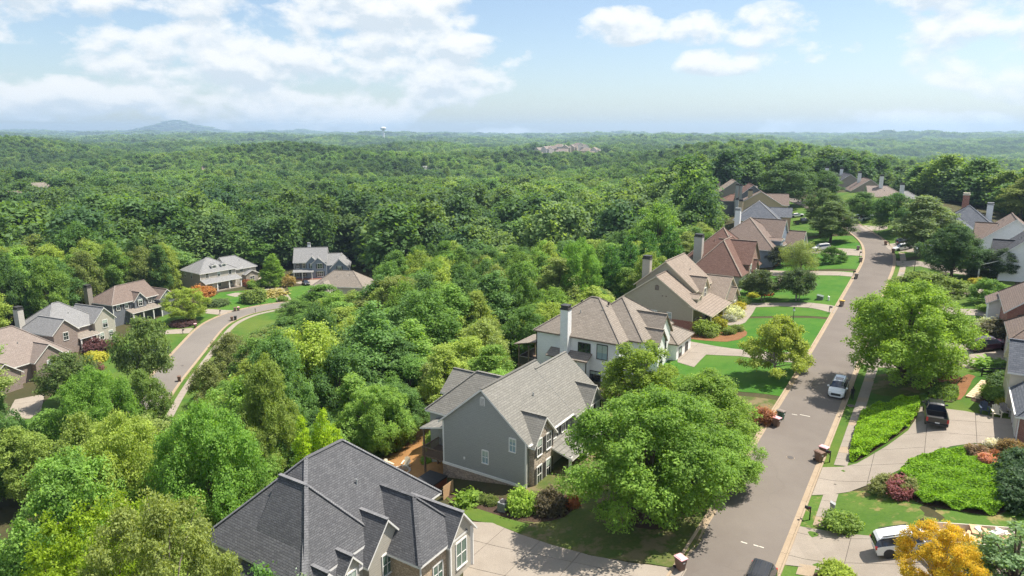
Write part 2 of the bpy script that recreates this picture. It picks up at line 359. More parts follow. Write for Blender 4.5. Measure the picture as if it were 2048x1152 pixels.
LS = [-300, -95, -75, -55, -42, -32, -24, -18, -10, -6, -3.7, 3.7, 5.4, 8, 13, 20, 35, 60, 120, 260]
LZ = [-16, -15, -12.5, -9.0, -6.3, -4.0, -2.6, -1.9, -.6, -.1, 0, 0, .12, .9, 2.6, 3.6, 4.2, 2.0, -12, -26]
def ground_z(x, y):
    x = np.atleast_1d(np.asarray(x, float)); y = np.atleast_1d(np.asarray(y, float))
    s, q = near_line(np.stack([x, y], 1), ROAD_A)
    zr = road_z(q[:, 1]); z = zr + np.interp(s, LS, LZ)
    w = sstep(-s, 34, 88); z = z * (1 - w) + (-14.0) * w
    sb, qb = near_line(np.stack([x, y], 1), ROAD_B)
    w = 1 - sstep(np.abs(sb), 8, 30); z = z * (1 - w) + (-14.0) * w
    f = sstep(np.hypot(x - 20, y - 130), 190, 420)
    return z * (1 - f) + far_z(x, y) * f
def gz(x, y): return float(ground_z(x, y)[0])
_sp, _cp = math.sin(PITCH), math.cos(PITCH)
def ray(px, py):
    u = (px - 1024) / FPX; v = (py - 576) / FPX
    return np.array([u, _cp - v * _sp, -_sp - v * _cp])
def G(px, py, dz=0.0):
    """where the line of sight through a photo pixel meets the ground"""
    r = ray(px, py); t = np.concatenate([np.linspace(20, 420, 900), np.geomspace(421, 12000, 900)])
    P = r[None] * t[:, None] + np.array([0, 0, CAM_Z]); h = P[:, 2] - ground_z(P[:, 0], P[:, 1]) - dz
    k = np.argmax(h < 0); k = max(k, 1); f = h[k - 1] / (h[k - 1] - h[k] + 1e-9)
    p = P[k - 1] + (P[k] - P[k - 1]) * f
    return p
def at_depth(px, py, Y):
    r = ray(px, py); p = r * (Y / r[1]); return np.array([p[0], p[1], p[2] + CAM_Z])
def proj(x, y, z):
    z = z - CAM_Z; dd = y * _cp - z * _sp
    return 1024 + FPX * x / dd, 576 + FPX * (-y * _sp - z * _cp) / dd

def grade(parts): return np.unique(np.concatenate(parts))
gx = grade([-np.geomspace(170, 14000, 60), np.arange(-170, -90, 3.0), np.arange(-90, 120, 1.5), np.arange(120, 210, 3.0), np.geomspace(210, 14000, 58)])
gy = grade([np.linspace(-3000, -20, 12), np.arange(-20, 30, 5.0), np.arange(30, 225, 1.5), np.arange(225, 380, 3.0), np.geomspace(380, 14500, 130)])
XX, YY = np.meshgrid(gx, gy); ZZ = ground_z(XX.ravel(), YY.ravel())
nx_, ny_ = len(gx), len(gy)
idx = np.arange(nx_ * ny_).reshape(ny_, nx_)
quads = np.stack([idx[:-1, :-1], idx[:-1, 1:], idx[1:, 1:], idx[1:, :-1]], -1).reshape(-1, 4)
def np_mesh(name, verts, quads, mat, smooth=False):
    me = bpy.data.meshes.new(name); me.vertices.add(len(verts)); me.vertices.foreach_set('co', np.asarray(verts, np.float32).ravel())
    k = quads.shape[1]
    me.loops.add(quads.size); me.loops.foreach_set('vertex_index', quads.astype(np.int32).ravel())
    me.polygons.add(len(quads)); me.polygons.foreach_set('loop_start', np.arange(0, quads.size, k, dtype=np.int32))
    if smooth: me.polygons.foreach_set('use_smooth', np.ones(len(quads), bool))
    me.update(calc_edges=True); me.validate()
    if mat: me.materials.append(MATS[mat])
    return me
ground = link('ground', np_mesh('ground', np.stack([XX.ravel(), YY.ravel(), ZZ], 1), quads, 'forest_floor', True)); tag(ground, kind='structure')
ZG = ZZ.reshape(ny_, nx_)
def mz(x, y):
    """height of the ground mesh itself"""
    x = np.atleast_1d(np.asarray(x, float)); y = np.atleast_1d(np.asarray(y, float))
    i = np.clip(np.searchsorted(gx, x) - 1, 0, nx_ - 2); j = np.clip(np.searchsorted(gy, y) - 1, 0, ny_ - 2)
    fx = (x - gx[i]) / (gx[i + 1] - gx[i]); fy = (y - gy[j]) / (gy[j + 1] - gy[j])
    return (ZG[j, i] * (1 - fx) + ZG[j, i + 1] * fx) * (1 - fy) + (ZG[j + 1, i] * (1 - fx) + ZG[j + 1, i + 1] * fx) * fy

def inside(P, poly):
    P = np.atleast_2d(P); x, y = P[:, 0], P[:, 1]; r = np.zeros(len(P), bool); poly = np.asarray(poly)
    for (x0, y0), (x1, y1) in zip(poly, np.roll(poly, -1, 0)):
        c = ((y0 > y) != (y1 > y)); r ^= c & (x < (x1 - x0) * (y - y0) / (y1 - y0 + 1e-12) + x0)
    return r
def densify(poly, step):
    out = []
    for a, b in zip(poly, poly[1:] + poly[:1]):
        n = max(1, int(math.hypot(b[0] - a[0], b[1] - a[1]) / step))
        out += [(a[0] + (b[0] - a[0]) * k / n, a[1] + (b[1] - a[1]) * k / n) for k in range(n)]
    return out
def smooth_poly(poly, it=1):
    for _ in range(it):
        out = []
        for a, b in zip(poly, poly[1:] + poly[:1]):
            out += [(a[0] * .75 + b[0] * .25, a[1] * .75 + b[1] * .25), (a[0] * .25 + b[0] * .75, a[1] * .25 + b[1] * .75)]
        poly = out
    return poly
def sheet(name, poly, off, mat, step=1.0, skirt=0.25, parent=None, kind='structure', rag=0.0):
    """a sheet lying on the ground inside an outline, with its edges turned down"""
    poly = [tuple(map(float, p[:2])) for p in poly]
    b = densify(poly, step)
    if rag:
        rr = random.Random(len(b)); b = [(x + rr.uniform(-rag, rag), y + rr.uniform(-rag, rag)) for x, y in b]
    A = np.array(b); lo, hi = A.min(0), A.max(0)
    g = np.stack(np.meshgrid(np.arange(lo[0], hi[0], step), np.arange(lo[1], hi[1], step)), -1).reshape(-1, 2)
    if len(g):
        g = g[inside(g, b)]
        if len(g):
            dd = np.sqrt(((g[:, None] - A[None]) ** 2).sum(-1)).min(1) if len(g) * len(A) < 4e6 else np.full(len(g), 9.0); g = g[dd > step * .35]
    n = len(b); pts = [Vector(p) for p in b] + [Vector(p) for p in g]
    vs, es, fs, *_ = delaunay_2d_cdt(pts, [(i, (i + 1) % n) for i in range(n)], [], 1, 1e-5)
    P = np.array([(v.x, v.y) for v in vs]); z = mz(P[:, 0], P[:, 1]) + off
    m = MB(); m.v = [(p[0], p[1], h) for p, h in zip(P, z)]
    m.f = [tuple(f) for f in fs]; m.m = [0] * len(m.f)
    # consistent up-facing
    for k, f in enumerate(m.f):
        a, c, e = (P[f[0]], P[f[1]], P[f[2]])
        if (c[0] - a[0]) * (e[1] - a[1]) - (c[1] - a[1]) * (e[0] - a[0]) < 0: m.f[k] = f[::-1]
    cnt = {}
    for f in m.f:
        for i in range(len(f)):
            cnt.setdefault(frozenset((f[i], f[(i + 1) % len(f)])), []).append((f[i], f[(i + 1) % len(f)]))
    for e in [v[0] for v in cnt.values() if len(v) == 1]:
        i = len(m.v); a, c = m.v[e[0]], m.v[e[1]]
        m.v += [(a[0], a[1], a[2] - skirt), (c[0], c[1], c[2] - skirt)]; m.f.append((e[1], e[0], i, i + 1)); m.m.append(0)
    o = m.build(name, mat, parent, smooth=False)
    if parent is None and kind: tag(o, kind=kind)
    return o
def offset_line(L, o, step=None):
    L = np.asarray(L, float)
    if step:
        seg = np.hypot(*np.diff(L, axis=0).T); s = np.concatenate([[0], np.cumsum(seg)]); t = np.arange(0, s[-1], step)
        L = np.stack([np.interp(t, s, L[:, 0]), np.interp(t, s, L[:, 1])], 1)
    d = np.gradient(L, axis=0); d /= np.hypot(d[:, 0], d[:, 1])[:, None]
    for _ in range(3): d[1:-1] = (d[:-2] + d[1:-1] * 2 + d[2:]) / 4
    d /= np.hypot(d[:, 0], d[:, 1])[:, None]
    return L + np.stack([d[:, 1], -d[:, 0]], 1) * o
def chaikin(L, it=2):
    L = [tuple(p) for p in L]
    for _ in range(it):
        o = [L[0]]
        for a, b in zip(L[:-1], L[1:]): o += [(a[0] * .75 + b[0] * .25, a[1] * .75 + b[1] * .25), (a[0] * .25 + b[0] * .75, a[1] * .25 + b[1] * .75)]
        L = o + [L[-1]]
    return np.array(L)
def ribbon(name, line, cross, mat, zf, parent=None, kind='structure', closed=False):
    """sweeps a cross-section of (offset, height) along a line"""
    lines = [offset_line(line, o) for o, h in cross]; n = len(line); m = MB()
    zc = zf(np.asarray(line))
    for j in range(n):
        for (o, h), ln in zip(cross, lines): m.v.append((ln[j][0], ln[j][1], zc[j] + h))
    k = len(cross)
    for j in range(n - 1):
        for i in range(k - 1 if not closed else k):
            i2 = (i + 1) % k; m.f.append((j * k + i, j * k + i2, (j + 1) * k + i2, (j + 1) * k + i)); m.m.append(0)
    if closed: m.f.append(tuple(range(k))[::-1]); m.f.append(tuple((n - 1) * k + i for i in range(k))); m.m += [0, 0]
    o = m.build(name, mat, parent)
    if parent is None and kind: tag(o, kind=kind)
    return o
def cut_line(L, step):
    seg = np.hypot(*np.diff(L, axis=0).T); s = np.concatenate([[0], np.cumsum(seg)]); t = np.arange(0, s[-1], step)
    return np.stack([np.interp(t, s, L[:, 0]), np.interp(t, s, L[:, 1])], 1)

# streets, gutters and kerbs
la = cut_line(chaikin(ROAD_A[1:]), 1.5); lb = cut_line(chaikin(ROAD_B), 1.5)
zA = lambda P: road_z(P[:, 1]) + 0.05
zB = lambda P: np.full(len(P), -13.95)
HWA, HWB = 3.05, 3.15
for nm, line, zf, hw, am in (('street', la, zA, HWA, 'asphalt'), ('side_street', lb, zB, HWB, 'asphalt_cool')):
    ribbon(nm, line, [(-hw, -.3), (-hw, 0), (-hw * .5, .04), (0, .055), (hw * .5, .04), (hw, 0), (hw, -.3)], am, zf)
    for sgn in (-1, 1):
        root = empty('kerb', (0, 0, 0)); tag(root, kind='structure')
        for k in range(0, len(line) - 2, 2):
            if line[k][1] > 235: continue
            seg = line[max(k - 1, 0):k + 4]
            c = [(sgn * hw, -.3), (sgn * hw, .006), (sgn * (hw + .42), -.012), (sgn * (hw + .47), .12), (sgn * (hw + .63), .125), (sgn * (hw + .64), -.3)]
            a = offset_line(seg, 0); j0 = k - max(k - 1, 0)
            mm = MB(); ls = [offset_line(seg, o) for o, h in c]
            za = zf(seg)
            for q, (j, fr) in enumerate(((j0, .004), (j0 + 1, 0), (j0 + 2, -.004))):
                if j >= len(seg): j = len(seg) - 1
                for (o, h), ln in zip(c, ls):
                    p = ln[j] + (ln[min(j + 1, len(ln) - 1)] - ln[j - 1 if j else 0]) * fr; mm.v.append((p[0], p[1], za[j] + h))
            n = len(c)
            for q in range(2):
                for i in range(n - 1): mm.f.append((q * n + i, q * n + i + 1, (q + 1) * n + i + 1, (q + 1) * n + i) if sgn > 0 else (q * n + i, (q + 1) * n + i, (q + 1) * n + i + 1, q * n + i + 1)); mm.m.append(0)
            mm.f += [tuple(range(n)), tuple(2 * n + i for i in range(n))]; mm.m += [0, 0]
            mm.build('kerb_segment', 'kerb_stone', root)

# ------------------------------------------------------------------ lawns, beds, drives, walks
def GP(px): return [tuple(G(*p)[:2]) for p in px]
def ABAND(u0, u1, v0, v1): return [uvw(u0, v0), uvw(u1, v0), uvw(u1, v1), uvw(u0, v1)]
def a_strip(y0, y1, o0, o1):
    """ground strip beside the street between two distances from its middle"""
    L = la[(la[:, 1] >= y0) & (la[:, 1] <= y1)][::2]
    return [tuple(p) for p in offset_line(L, o0)] + [tuple(p) for p in offset_line(L, o1)[::-1]]
def b_strip(y0, y1, o0, o1):
    L = lb[(lb[:, 1] >= y0) & (lb[:, 1] <= y1)][::2]
    return [tuple(p) for p in offset_line(L, o0)] + [tuple(p) for p in offset_line(L, o1)[::-1]]
KA = HWA + .60; KB = HWB + .60
sheet('lawn', a_strip(46, 78, -KA, -22), .035, 'worn_grass', 1.5)
sheet('lawn', a_strip(78.4, 112, -KA, -24), .035, 'bright_grass', 1.5)
sheet('lawn', a_strip(112.4, 150, -KA, -24), .035, 'bright_grass', 1.5)
sheet('lawn', a_strip(150.4, 200, -KA, -22), .035, 'bright_grass', 1.5)
sheet('lawn', a_strip(200.4, 300, -KA, -20), .035, 'grass', 2.0)
sheet('lawn', a_strip(38, 62, KA, 24), .035, 'dry_grass', 1.5)
sheet('lawn', a_strip(62.4, 105, KA, 22), .035, 'grass', 1.5)
sheet('lawn', a_strip(105.4, 165, KA, 24), .035, 'grass', 1.5)
sheet('lawn', a_strip(165.4, 300, KA, 24), .035, 'grass', 2.0)
sheet('lawn', b_strip(100, 205, -KB, -19), .035, 'grass', 2.0)
sheet('lawn', b_strip(60, 205, KB, 15), .035, 'grass', 2.0)
sheet('lawn', GP([(415, 600), (440, 585), (505, 580), (540, 590), (556, 604), (500, 612), (455, 625), (425, 612)]), .06, 'bright_grass', 2.0)
sheet('lawn', GP([(575, 575), (620, 570), (680, 562), (660, 590), (600, 602), (585, 596)]), .06, 'bright_grass', 2.0)
sheet('lawn', GP([(985, 750), (1020, 712), (1060, 690), (1065, 720), (1030, 760)]), .045, 'bright_grass', 1.5)
sheet('lawn', GP([(880, 985), (905, 1005), (960, 1020), (1010, 1036), (1060, 1050), (1130, 1052), (1330, 1060), (1420, 1060), (1370, 1142), (1200, 1116), (1090, 1088), (1000, 1052), (945, 1042), (905, 1010)]), .055, 'worn_grass', 1.2)
sheet('lawn', GP([(890, 992), (905, 1003), (960, 1020), (1020, 1040), (1060, 1050), (1040, 1068), (985, 1048), (945, 1042), (915, 1020)]), .075, 'grass', 1.0)

def clip_half(poly, n, c):
    out = []
    for a, b in zip(poly, poly[1:] + poly[:1]):
        da = a[0] * n[0] + a[1] * n[1] - c; db = b[0] * n[0] + b[1] * n[1] - c
        if da >= 0: out.append(a)
        if (da >= 0) != (db >= 0):
            t = da / (da - db); out.append((a[0] + (b[0] - a[0]) * t, a[1] + (b[1] - a[1]) * t))
    return out
def slabs(name, poly, cu, cv, ang, off=.075, mat='concrete', gap=.022):
    """concrete paving: separate slabs with open joints over a dark bed"""
    root = empty(name); tag(root, kind='structure')
    bed = sheet('bed', poly, off - .03, 'joint_dark', 1.2, parent=root)
    a = np.array(poly); ex = np.array([math.cos(ang), math.sin(ang)]); ey = np.array([-ex[1], ex[0]])
    s = a @ ex; t = a @ ey
    for i in range(int(math.ceil((s.max() - s.min()) / cu))):
        for j in range(int(math.ceil((t.max() - t.min()) / cv))):
            s0, t0 = s.min() + i * cu, t.min() + j * cv; q = [tuple(p) for p in poly]
            for n, c in ((ex, s0 + gap), (-ex, -(s0 + cu - gap)), (ey, t0 + gap), (-ey, -(t0 + cv - gap))):
                if q: q = clip_half(q, n, c)
            if len(q) < 3: continue
            A = 0.5 * abs(sum(q[k][0] * q[(k + 1) % len(q)][1] - q[(k + 1) % len(q)][0] * q[k][1] for k in range(len(q))))
            if A < 0.25: continue
            sheet('slab', q, off, mat, 1.3, .12, parent=root)
    return root
DRV = {
 'r1': [(1623, 992), (1645, 936), (1685, 936), (1714, 928), (1775, 892), (1816, 862), (1834, 835), (1842, 813), (1890, 818), (1929, 823), (1978, 833), (2022, 840), (2036, 882), (1992, 890), (1949, 887), (1900, 894), (1861, 914), (1832, 927), (1790, 945), (1744, 968), (1698, 985), (1666, 991)],
 'r0': [(1594, 1053), (1644, 1063), (1762, 1075), (1900, 1092), (2070, 1110), (2070, 1210), (1760, 1185), (1640, 1143), (1618, 1138), (1567, 1131)],
 'r2': [(1718, 726), (1736, 690), (1850, 690), (1945, 688), (2032, 690), (2036, 726), (1990, 738), (1957, 742), (1901, 730), (1830, 736), (1760, 736)],
 'r3': [(1762, 626), (1775, 612), (1850, 614), (1918, 618), (1996, 621), (1996, 634), (1920, 630), (1840, 628)],
 'r3b': [(1783, 577), (1790, 566), (1850, 570), (1908, 575), (1992, 581), (1992, 593), (1905, 588), (1830, 582)],
 'r4': [(1793, 531), (1792, 522), (1830, 521), (1885, 531), (1962, 545), (1962, 555), (1890, 545), (1840, 533)],
 'r5': [(1777, 499), (1768, 489), (1790, 487), (1872, 489), (1880, 506), (1800, 503)],
 'r6': [(1712, 455), (1730, 451), (1775, 452), (1775, 458), (1722, 461)],
 'h1': [(930, 1044), (985, 1047), (1040, 1070), (1100, 1090), (1180, 1112), (1260, 1127), (1340, 1137), (1374, 1139), (1352, 1178), (1200, 1200), (1000, 1215), (925, 1190)],
 'h2': [(1511, 893), (1440, 879), (1380, 868), (1320, 858), (1320, 885), (1400, 894), (1450, 904), (1503, 908)],
 'h3': [(1355, 680), (1400, 687), (1466, 698), (1540, 706), (1623, 708), (1612, 729), (1540, 723), (1480, 713), (1412, 710), (1400, 722), (1388, 735), (1355, 725)],
 'h4': [(1460, 598), (1500, 606), (1560, 606), (1620, 606), (1676, 614), (1668, 628), (1625, 617), (1560, 613), (1512, 615), (1504, 629), (1490, 646), (1470, 653), (1440, 648), (1465, 640), (1478, 628), (1478, 612)],
 'h5': [(1540, 541), (1635, 543), (1717, 547), (1712, 555), (1630, 551), (1568, 554), (1563, 569), (1559, 580), (1546, 581), (1555, 566), (1556, 553), (1540, 551)],
 'h6': [(1575, 494), (1640, 497), (1725, 500), (1728, 513), (1690, 511), (1630, 507), (1575, 504)],
 'l1': [(524, 551), (540, 556), (565, 575), (583, 599), (556, 605), (545, 585), (530, 570), (514, 560)],
 'l2': [(586, 566), (640, 556), (682, 560), (664, 568), (620, 571)],
 'l3': [(400, 617), (440, 620), (470, 621), (455, 627), (444, 631), (412, 627)],
 'l4': [(318, 662), (388, 656), (378, 667), (325, 669)],
 'l5': [(30, 800), (90, 788), (82, 822), (60, 838), (10, 838)],
}
for k, px in DRV.items():
    big = k in ('r1', 'r0', 'r2', 'h1', 'h3')
    slabs('driveway', GP(px), 4.2 if big else 5.5, 3.6 if big else 4.5, AANG if k[0] != 'l' else R(20))
slabs('walkway', GP([(1938, 888), (1958, 888), (1968, 908), (1982, 925), (2025, 940), (2020, 950), (1980, 940), (1960, 924)]), 2.0, 2.0, AANG)
slabs('walkway', GP([(500, 585), (470, 586), (452, 590), (470, 594), (510, 589), (548, 580), (540, 577)]), 3, 3, 0)
# pavement on the right of the street: one slab after another
pw = cut_line(chaikin(ROAD_A[2:13]), 1.52); o0, o1 = KA + .95, KA + 2.15
walk = empty('pavement'); tag(walk, kind='structure')
pl, pr = offset_line(pw, o0), offset_line(pw, o1)
DR_POLY = [np.array(GP(DRV[k])) for k in ('r0', 'r1', 'r2', 'r3', 'r3b', 'r4', 'r5')]
for k in range(len(pw) - 1):
    c = (pl[k] + pr[k + 1]) / 2
    if any(inside(c, q)[0] for q in DR_POLY): continue
    f = .012
    q = [pl[k] * (1 - f) + pl[k + 1] * f, pr[k] * (1 - f) + pr[k + 1] * f, pr[k] * f + pr[k + 1] * (1 - f), pl[k] * f + pl[k + 1] * (1 - f)]
    sheet('slab', q, .085, 'concrete' if k % 5 else 'kerb_stone', 2.0, .12, parent=walk)
pw = cut_line(lb[(lb[:, 1] > 95)], 1.9); walk2 = empty('pavement'); tag(walk2, kind='structure')
pl, pr = offset_line(pw, KB + .9), offset_line(pw, KB + 2.2)
for k in range(len(pw) - 1):
    f = .012
    q = [pl[k] * (1 - f) + pl[k + 1] * f, pr[k] * (1 - f) + pr[k + 1] * f, pr[k] * f + pr[k + 1] * (1 - f), pl[k] * f + pl[k + 1] * (1 - f)]
    sheet('slab', q, .085, 'concrete', 2.0, .12, parent=walk2)

BEDS = [('mulch', [(876, 985), (905, 982), (960, 985), (1000, 998), (1060, 1000), (1110, 985), (1150, 990), (1145, 1030), (1085, 1048), (1010, 1036), (960, 1020), (905, 1004)]),
        ('mulch', [(1245, 1030), (1265, 1008), (1310, 1002), (1350, 1015), (1352, 1045), (1315, 1062), (1265, 1055)]),
        ('bark_mulch', [(735, 905), (770, 870), (830, 845), (885, 850), (892, 900), (890, 955), (850, 968), (790, 955)]),
        ('red_mulch', [(1345, 664), (1390, 660), (1430, 668), (1480, 655), (1500, 668), (1470, 684), (1410, 682), (1365, 677)]),
        ('worn_grass', [(1735, 760), (1760, 748), (1830, 745), (1885, 765), (1850, 790), (1780, 795), (1735, 785)]),
        ('red_mulch', [(1838, 770), (1880, 752), (1925, 752), (1915, 768), (1870, 782)]),
        ('mulch', [(1648, 1040), (1665, 1030), (1700, 1038), (1708, 1068), (1648, 1062)]),
        ('mulch', [(1752, 965), (1780, 955), (1830, 985), (1820, 1000), (1780, 990)]),
        ('red_mulch', [(1972, 895), (1998, 888), (2030, 892), (2040, 930), (2000, 935), (1980, 918)]),
        ('mulch', [(1620, 1143), (1690, 1152), (1700, 1180), (1630, 1175)]),
        ('mulch', [(1960, 775), (1975, 760), (2020, 765), (2025, 830), (1985, 815), (1950, 805), (1938, 800)]),
        ('red_mulch', [(1925, 800), (1945, 760), (1952, 752), (1930, 748), (1910, 775), (1905, 800)]),
        ('mulch', [(1925, 655), (1950, 640), (2000, 640), (2010, 690), (1960, 690), (1930, 675)]),
        ('clay', [(240, 935), (262, 918), (295, 915), (290, 935), (270, 952)]),
        ('mulch', [(240, 905), (285, 885), (310, 890), (300, 905), (255, 915)])]
for mt, px in BEDS: sheet('planting_bed', smooth_poly(GP(px)), .062, mt, .9, rag=.05)

# ------------------------------------------------------------------ trees: prototypes
def profile(shape, t):
    if shape == 'round': return np.sqrt(np.clip(1 - (2 * t - 0.86) ** 2 / 1.3, 0, 1))
    if shape == 'oval': return np.clip(np.sin(np.pi * np.clip(t, 0, 1) ** 0.72) ** 0.62, 0, 1)
    if shape == 'cone': return np.clip((1 - t) ** 0.78 * (0.9 + 0.1 * np.sin(t * 22)), 0, 1) * np.clip(t * 9 + .45, 0, 1)
    if shape == 'pear': return np.clip((1 - t) ** 0.55, 0, 1) * np.clip(t * 4 + .35, 0, 1)
    if shape == 'pine': return np.clip((1 - t) ** 0.6, 0.05, 1) * np.clip(t * 3 + .3, 0, 1)
    if shape == 'flat': return np.sqrt(np.clip(1 - t ** 2.2, 0, 1))
def leaf_mesh(name, C, rc, nleaf, size, rs, squash=.8, up=.85, rnd=.6, mat='leaf', droop=0.0, aspect=.62, tuft=11):
    """leaves gathered in tufts on the outside of each clump"""
    nt = max(8, nleaf // tuft); p = rc ** 2.0; p /= p.sum(); k = rs.choice(len(C), nt, p=p)
    d = rs.normal(size=(nt, 3)); d[:, 2] += .35; d /= np.linalg.norm(d, axis=1)[:, None]
    rad = rc[k] * (1 - .45 * rs.rand(nt) ** 1.5) * (1 + .10 * rs.normal(size=nt))
    TP = C[k] + d * rad[:, None] * np.array([1, 1, squash])
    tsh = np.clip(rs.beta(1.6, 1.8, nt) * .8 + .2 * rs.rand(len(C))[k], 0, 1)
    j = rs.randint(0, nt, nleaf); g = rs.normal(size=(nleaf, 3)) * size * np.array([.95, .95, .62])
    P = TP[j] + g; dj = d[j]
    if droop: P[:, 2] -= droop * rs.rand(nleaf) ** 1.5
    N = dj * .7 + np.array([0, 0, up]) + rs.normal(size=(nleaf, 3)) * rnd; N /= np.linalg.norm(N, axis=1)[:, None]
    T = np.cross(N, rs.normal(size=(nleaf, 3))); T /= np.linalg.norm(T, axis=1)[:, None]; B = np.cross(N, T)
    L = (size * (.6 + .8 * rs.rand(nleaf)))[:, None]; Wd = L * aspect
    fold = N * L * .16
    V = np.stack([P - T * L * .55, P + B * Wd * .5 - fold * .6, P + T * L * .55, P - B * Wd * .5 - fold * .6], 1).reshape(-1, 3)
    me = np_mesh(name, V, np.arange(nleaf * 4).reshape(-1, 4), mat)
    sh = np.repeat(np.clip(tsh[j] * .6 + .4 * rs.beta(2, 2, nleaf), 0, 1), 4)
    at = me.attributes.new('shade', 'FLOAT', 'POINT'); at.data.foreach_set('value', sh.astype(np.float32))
    return me
PROTO = {}
def make_tree(key, H, RR, base, shape, ncl, nleaf, size, seed, trunk_r=.22, bark='bark', clr=(.20, .34), limbs=10, stems=1, inner=.25, **kw):
    rs = np.random.RandomState(seed)
    t = (np.arange(ncl) + rs.rand(ncl)) / ncl
    if shape in ('cone', 'pine', 'pear'): t = 1 - np.sqrt(1 - t * .985)
    t = np.clip(t, 0.02, .97)
    a = np.arange(ncl) * 2.39996 + rs.rand(ncl) * .9
    pr = profile(shape, t)
    f = np.where(rs.rand(ncl) < inner, rs.uniform(.15, .55, ncl), rs.uniform(.66, .93, ncl))
    rc = RR * rs.uniform(*clr, ncl) * ((0.30 + .70 * pr) if shape == 'cone' else (0.55 + .45 * pr))
    if shape == 'cone': f = rs.uniform(.80, 1.0, ncl)
    rr = np.maximum(pr * RR * f - rc * .25, 0)
    hc = H - base
    wob = 1 + .16 * np.sin(a * 2 + seed) + .10 * np.sin(a * 3 + 2 * seed)
    C = np.stack([np.cos(a) * rr * wob, np.sin(a) * rr * wob, base + t * hc * .97 - rc * .35 + rs.normal(size=ncl) * .02 * H], 1)
    crown = leaf_mesh(key + '_crown', C, rc, nleaf, size, rs, **kw)
    m = MB()
    for sidx in range(stems):
        ox, oy = ((0, 0) if stems == 1 else (.25 * math.cos(sidx * 2.1), .25 * math.sin(sidx * 2.1)))
        tip = (ox * 3 + rs.uniform(-.3, .3), oy * 3 + rs.uniform(-.3, .3), base + hc * .72)
        pts = [(ox, oy, -.6), (ox, oy, .02), (ox * 1.2 + rs.uniform(-.1, .1), oy * 1.2, base * .55), (ox * 2 + rs.uniform(-.2, .2), oy * 2, base + hc * .2), tip]
        r0 = trunk_r / (1 if stems == 1 else 1.7)
        m.tube(pts, [r0 * 1.5, r0 * 1.3, r0, r0 * .75, r0 * .2], 8)
    for i in rs.choice(ncl, min(limbs, ncl), replace=False):
        z0 = base * .7 + hc * rs.uniform(.0, .35); c = C[i]
        if c[2] < z0 + .3: z0 = max(.4 * base, c[2] - .8)
        mid = (c[0] * .45, c[1] * .45, z0 + (c[2] - z0) * .6)
        m.tube([(0, 0, z0), mid, tuple(c)], [trunk_r * .5, trunk_r * .3, .03], 5, cap=False)
    PROTO[key] = (m.mesh(key + '_trunk', bark), crown, H, RR)
make_tree('oak0', 18, 6.2, 4.5, 'round', 52, 21000, .38, 11, .3, limbs=12)
make_tree('oak1', 19, 5.6, 4.0, 'oval', 50, 20000, .38, 12, .3, limbs=12)
make_tree('oak2', 17, 6.8, 4.0, 'round', 60, 22000, .37, 13, .3, clr=(.16, .28))
make_tree('oak3', 20, 5.2, 5.0, 'oval', 46, 19000, .38, 14, .28, clr=(.2, .36))
make_tree('maple', 12, 7.0, 2.3, 'round', 92, 76000, .21, 21, .30, clr=(.14, .25), limbs=26)
make_tree('maple2', 12, 6.0, 2.2, 'oval', 80, 62000, .21, 22, .28, clr=(.15, .27), limbs=22)
make_tree('pear', 12, 5.0, 1.8, 'pear', 78, 48000, .21, 23, .24, clr=(.15, .26), limbs=20, bark='pale_bark')
make_tree('locust', 7, 5.2, 1.6, 'flat', 64, 22000, .24, 24, .16, clr=(.10, .19), limbs=26, bark='pale_bark', squash=.55, inner=.4)
make_tree('feather', 11, 5.5, 2.2, 'round', 80, 44000, .19, 25, .2, clr=(.12, .22), limbs=24, bark='pale_bark', rnd=.9)
make_tree('cypress', 11, 2.3, .5, 'cone', 260, 30000, .17, 31, .14, clr=(.11, .17), limbs=4, inner=.2, squash=1.2, up=.3, rnd=.5)
make_tree('cypress2', 12, 3.6, .6, 'cone', 190, 26000, .28, 32, .18, clr=(.11, .19), limbs=4, inner=.2, squash=.9, up=.3, rnd=.5)
make_tree('pine', 21, 4.2, 9, 'pine', 34, 9000, .46, 33, .26, clr=(.20, .32), limbs=22, squash=.4, up=.3)
make_tree('cedar', 10, 3.2, 1.0, 'cone', 60, 12000, .22, 34, .15, clr=(.12, .22), limbs=40, squash=.35, up=.4, rnd=.5, droop=.35, bark='bark')
make_tree('myrtle', 5.2, 2.5, 1.5, 'round', 40, 13000, .19, 41, .10, clr=(.2, .32), stems=3, limbs=12, bark='pale_bark')
make_tree('willow', 8, 3.6, 2.4, 'round', 44, 16000, .24, 42, .2, clr=(.18, .28), droop=2.0, aspect=.3, up=.0)
make_tree('dogwood', 4.6, 4.2, 1.0, 'flat', 46, 13000, .24, 43, .13, clr=(.12, .22), limbs=18, squash=.55)
def make_shrub(key, H, RR, n, size, seed, ncl=16, flat=.9):
    rs = np.random.RandomState(seed); a = np.arange(ncl) * 2.39996; t = rs.uniform(.15, .8, ncl)
    rr = RR * .55 * np.sqrt(1 - (t - .3) ** 2); C = np.stack([np.cos(a) * rr, np.sin(a) * rr, t * H * .72], 1); rc = np.full(ncl, RR * .46) * rs.uniform(.85, 1.1, ncl)
    cr = leaf_mesh(key + '_foliage', C, rc, n, size, rs, squash=flat)
    cr.vertices.foreach_get('co', (b := np.empty(len(cr.vertices) * 3, np.float32))); b = b.reshape(-1, 3); b[:, 2] = np.maximum(b[:, 2], -.05); cr.vertices.foreach_set('co', b.ravel())
    m = MB()
    for k in range(4): m.tube([(.05 * math.cos(k * 1.6), .05 * math.sin(k * 1.6), -.15), tuple(C[k * 3 % ncl] * .9)], [.03, .012], 5, cap=False)
    PROTO[key] = (m.mesh(key + '_stem', 'bark'), cr, H, RR)
make_shrub('ball', 1.3, .85, 5000, .13, 51)
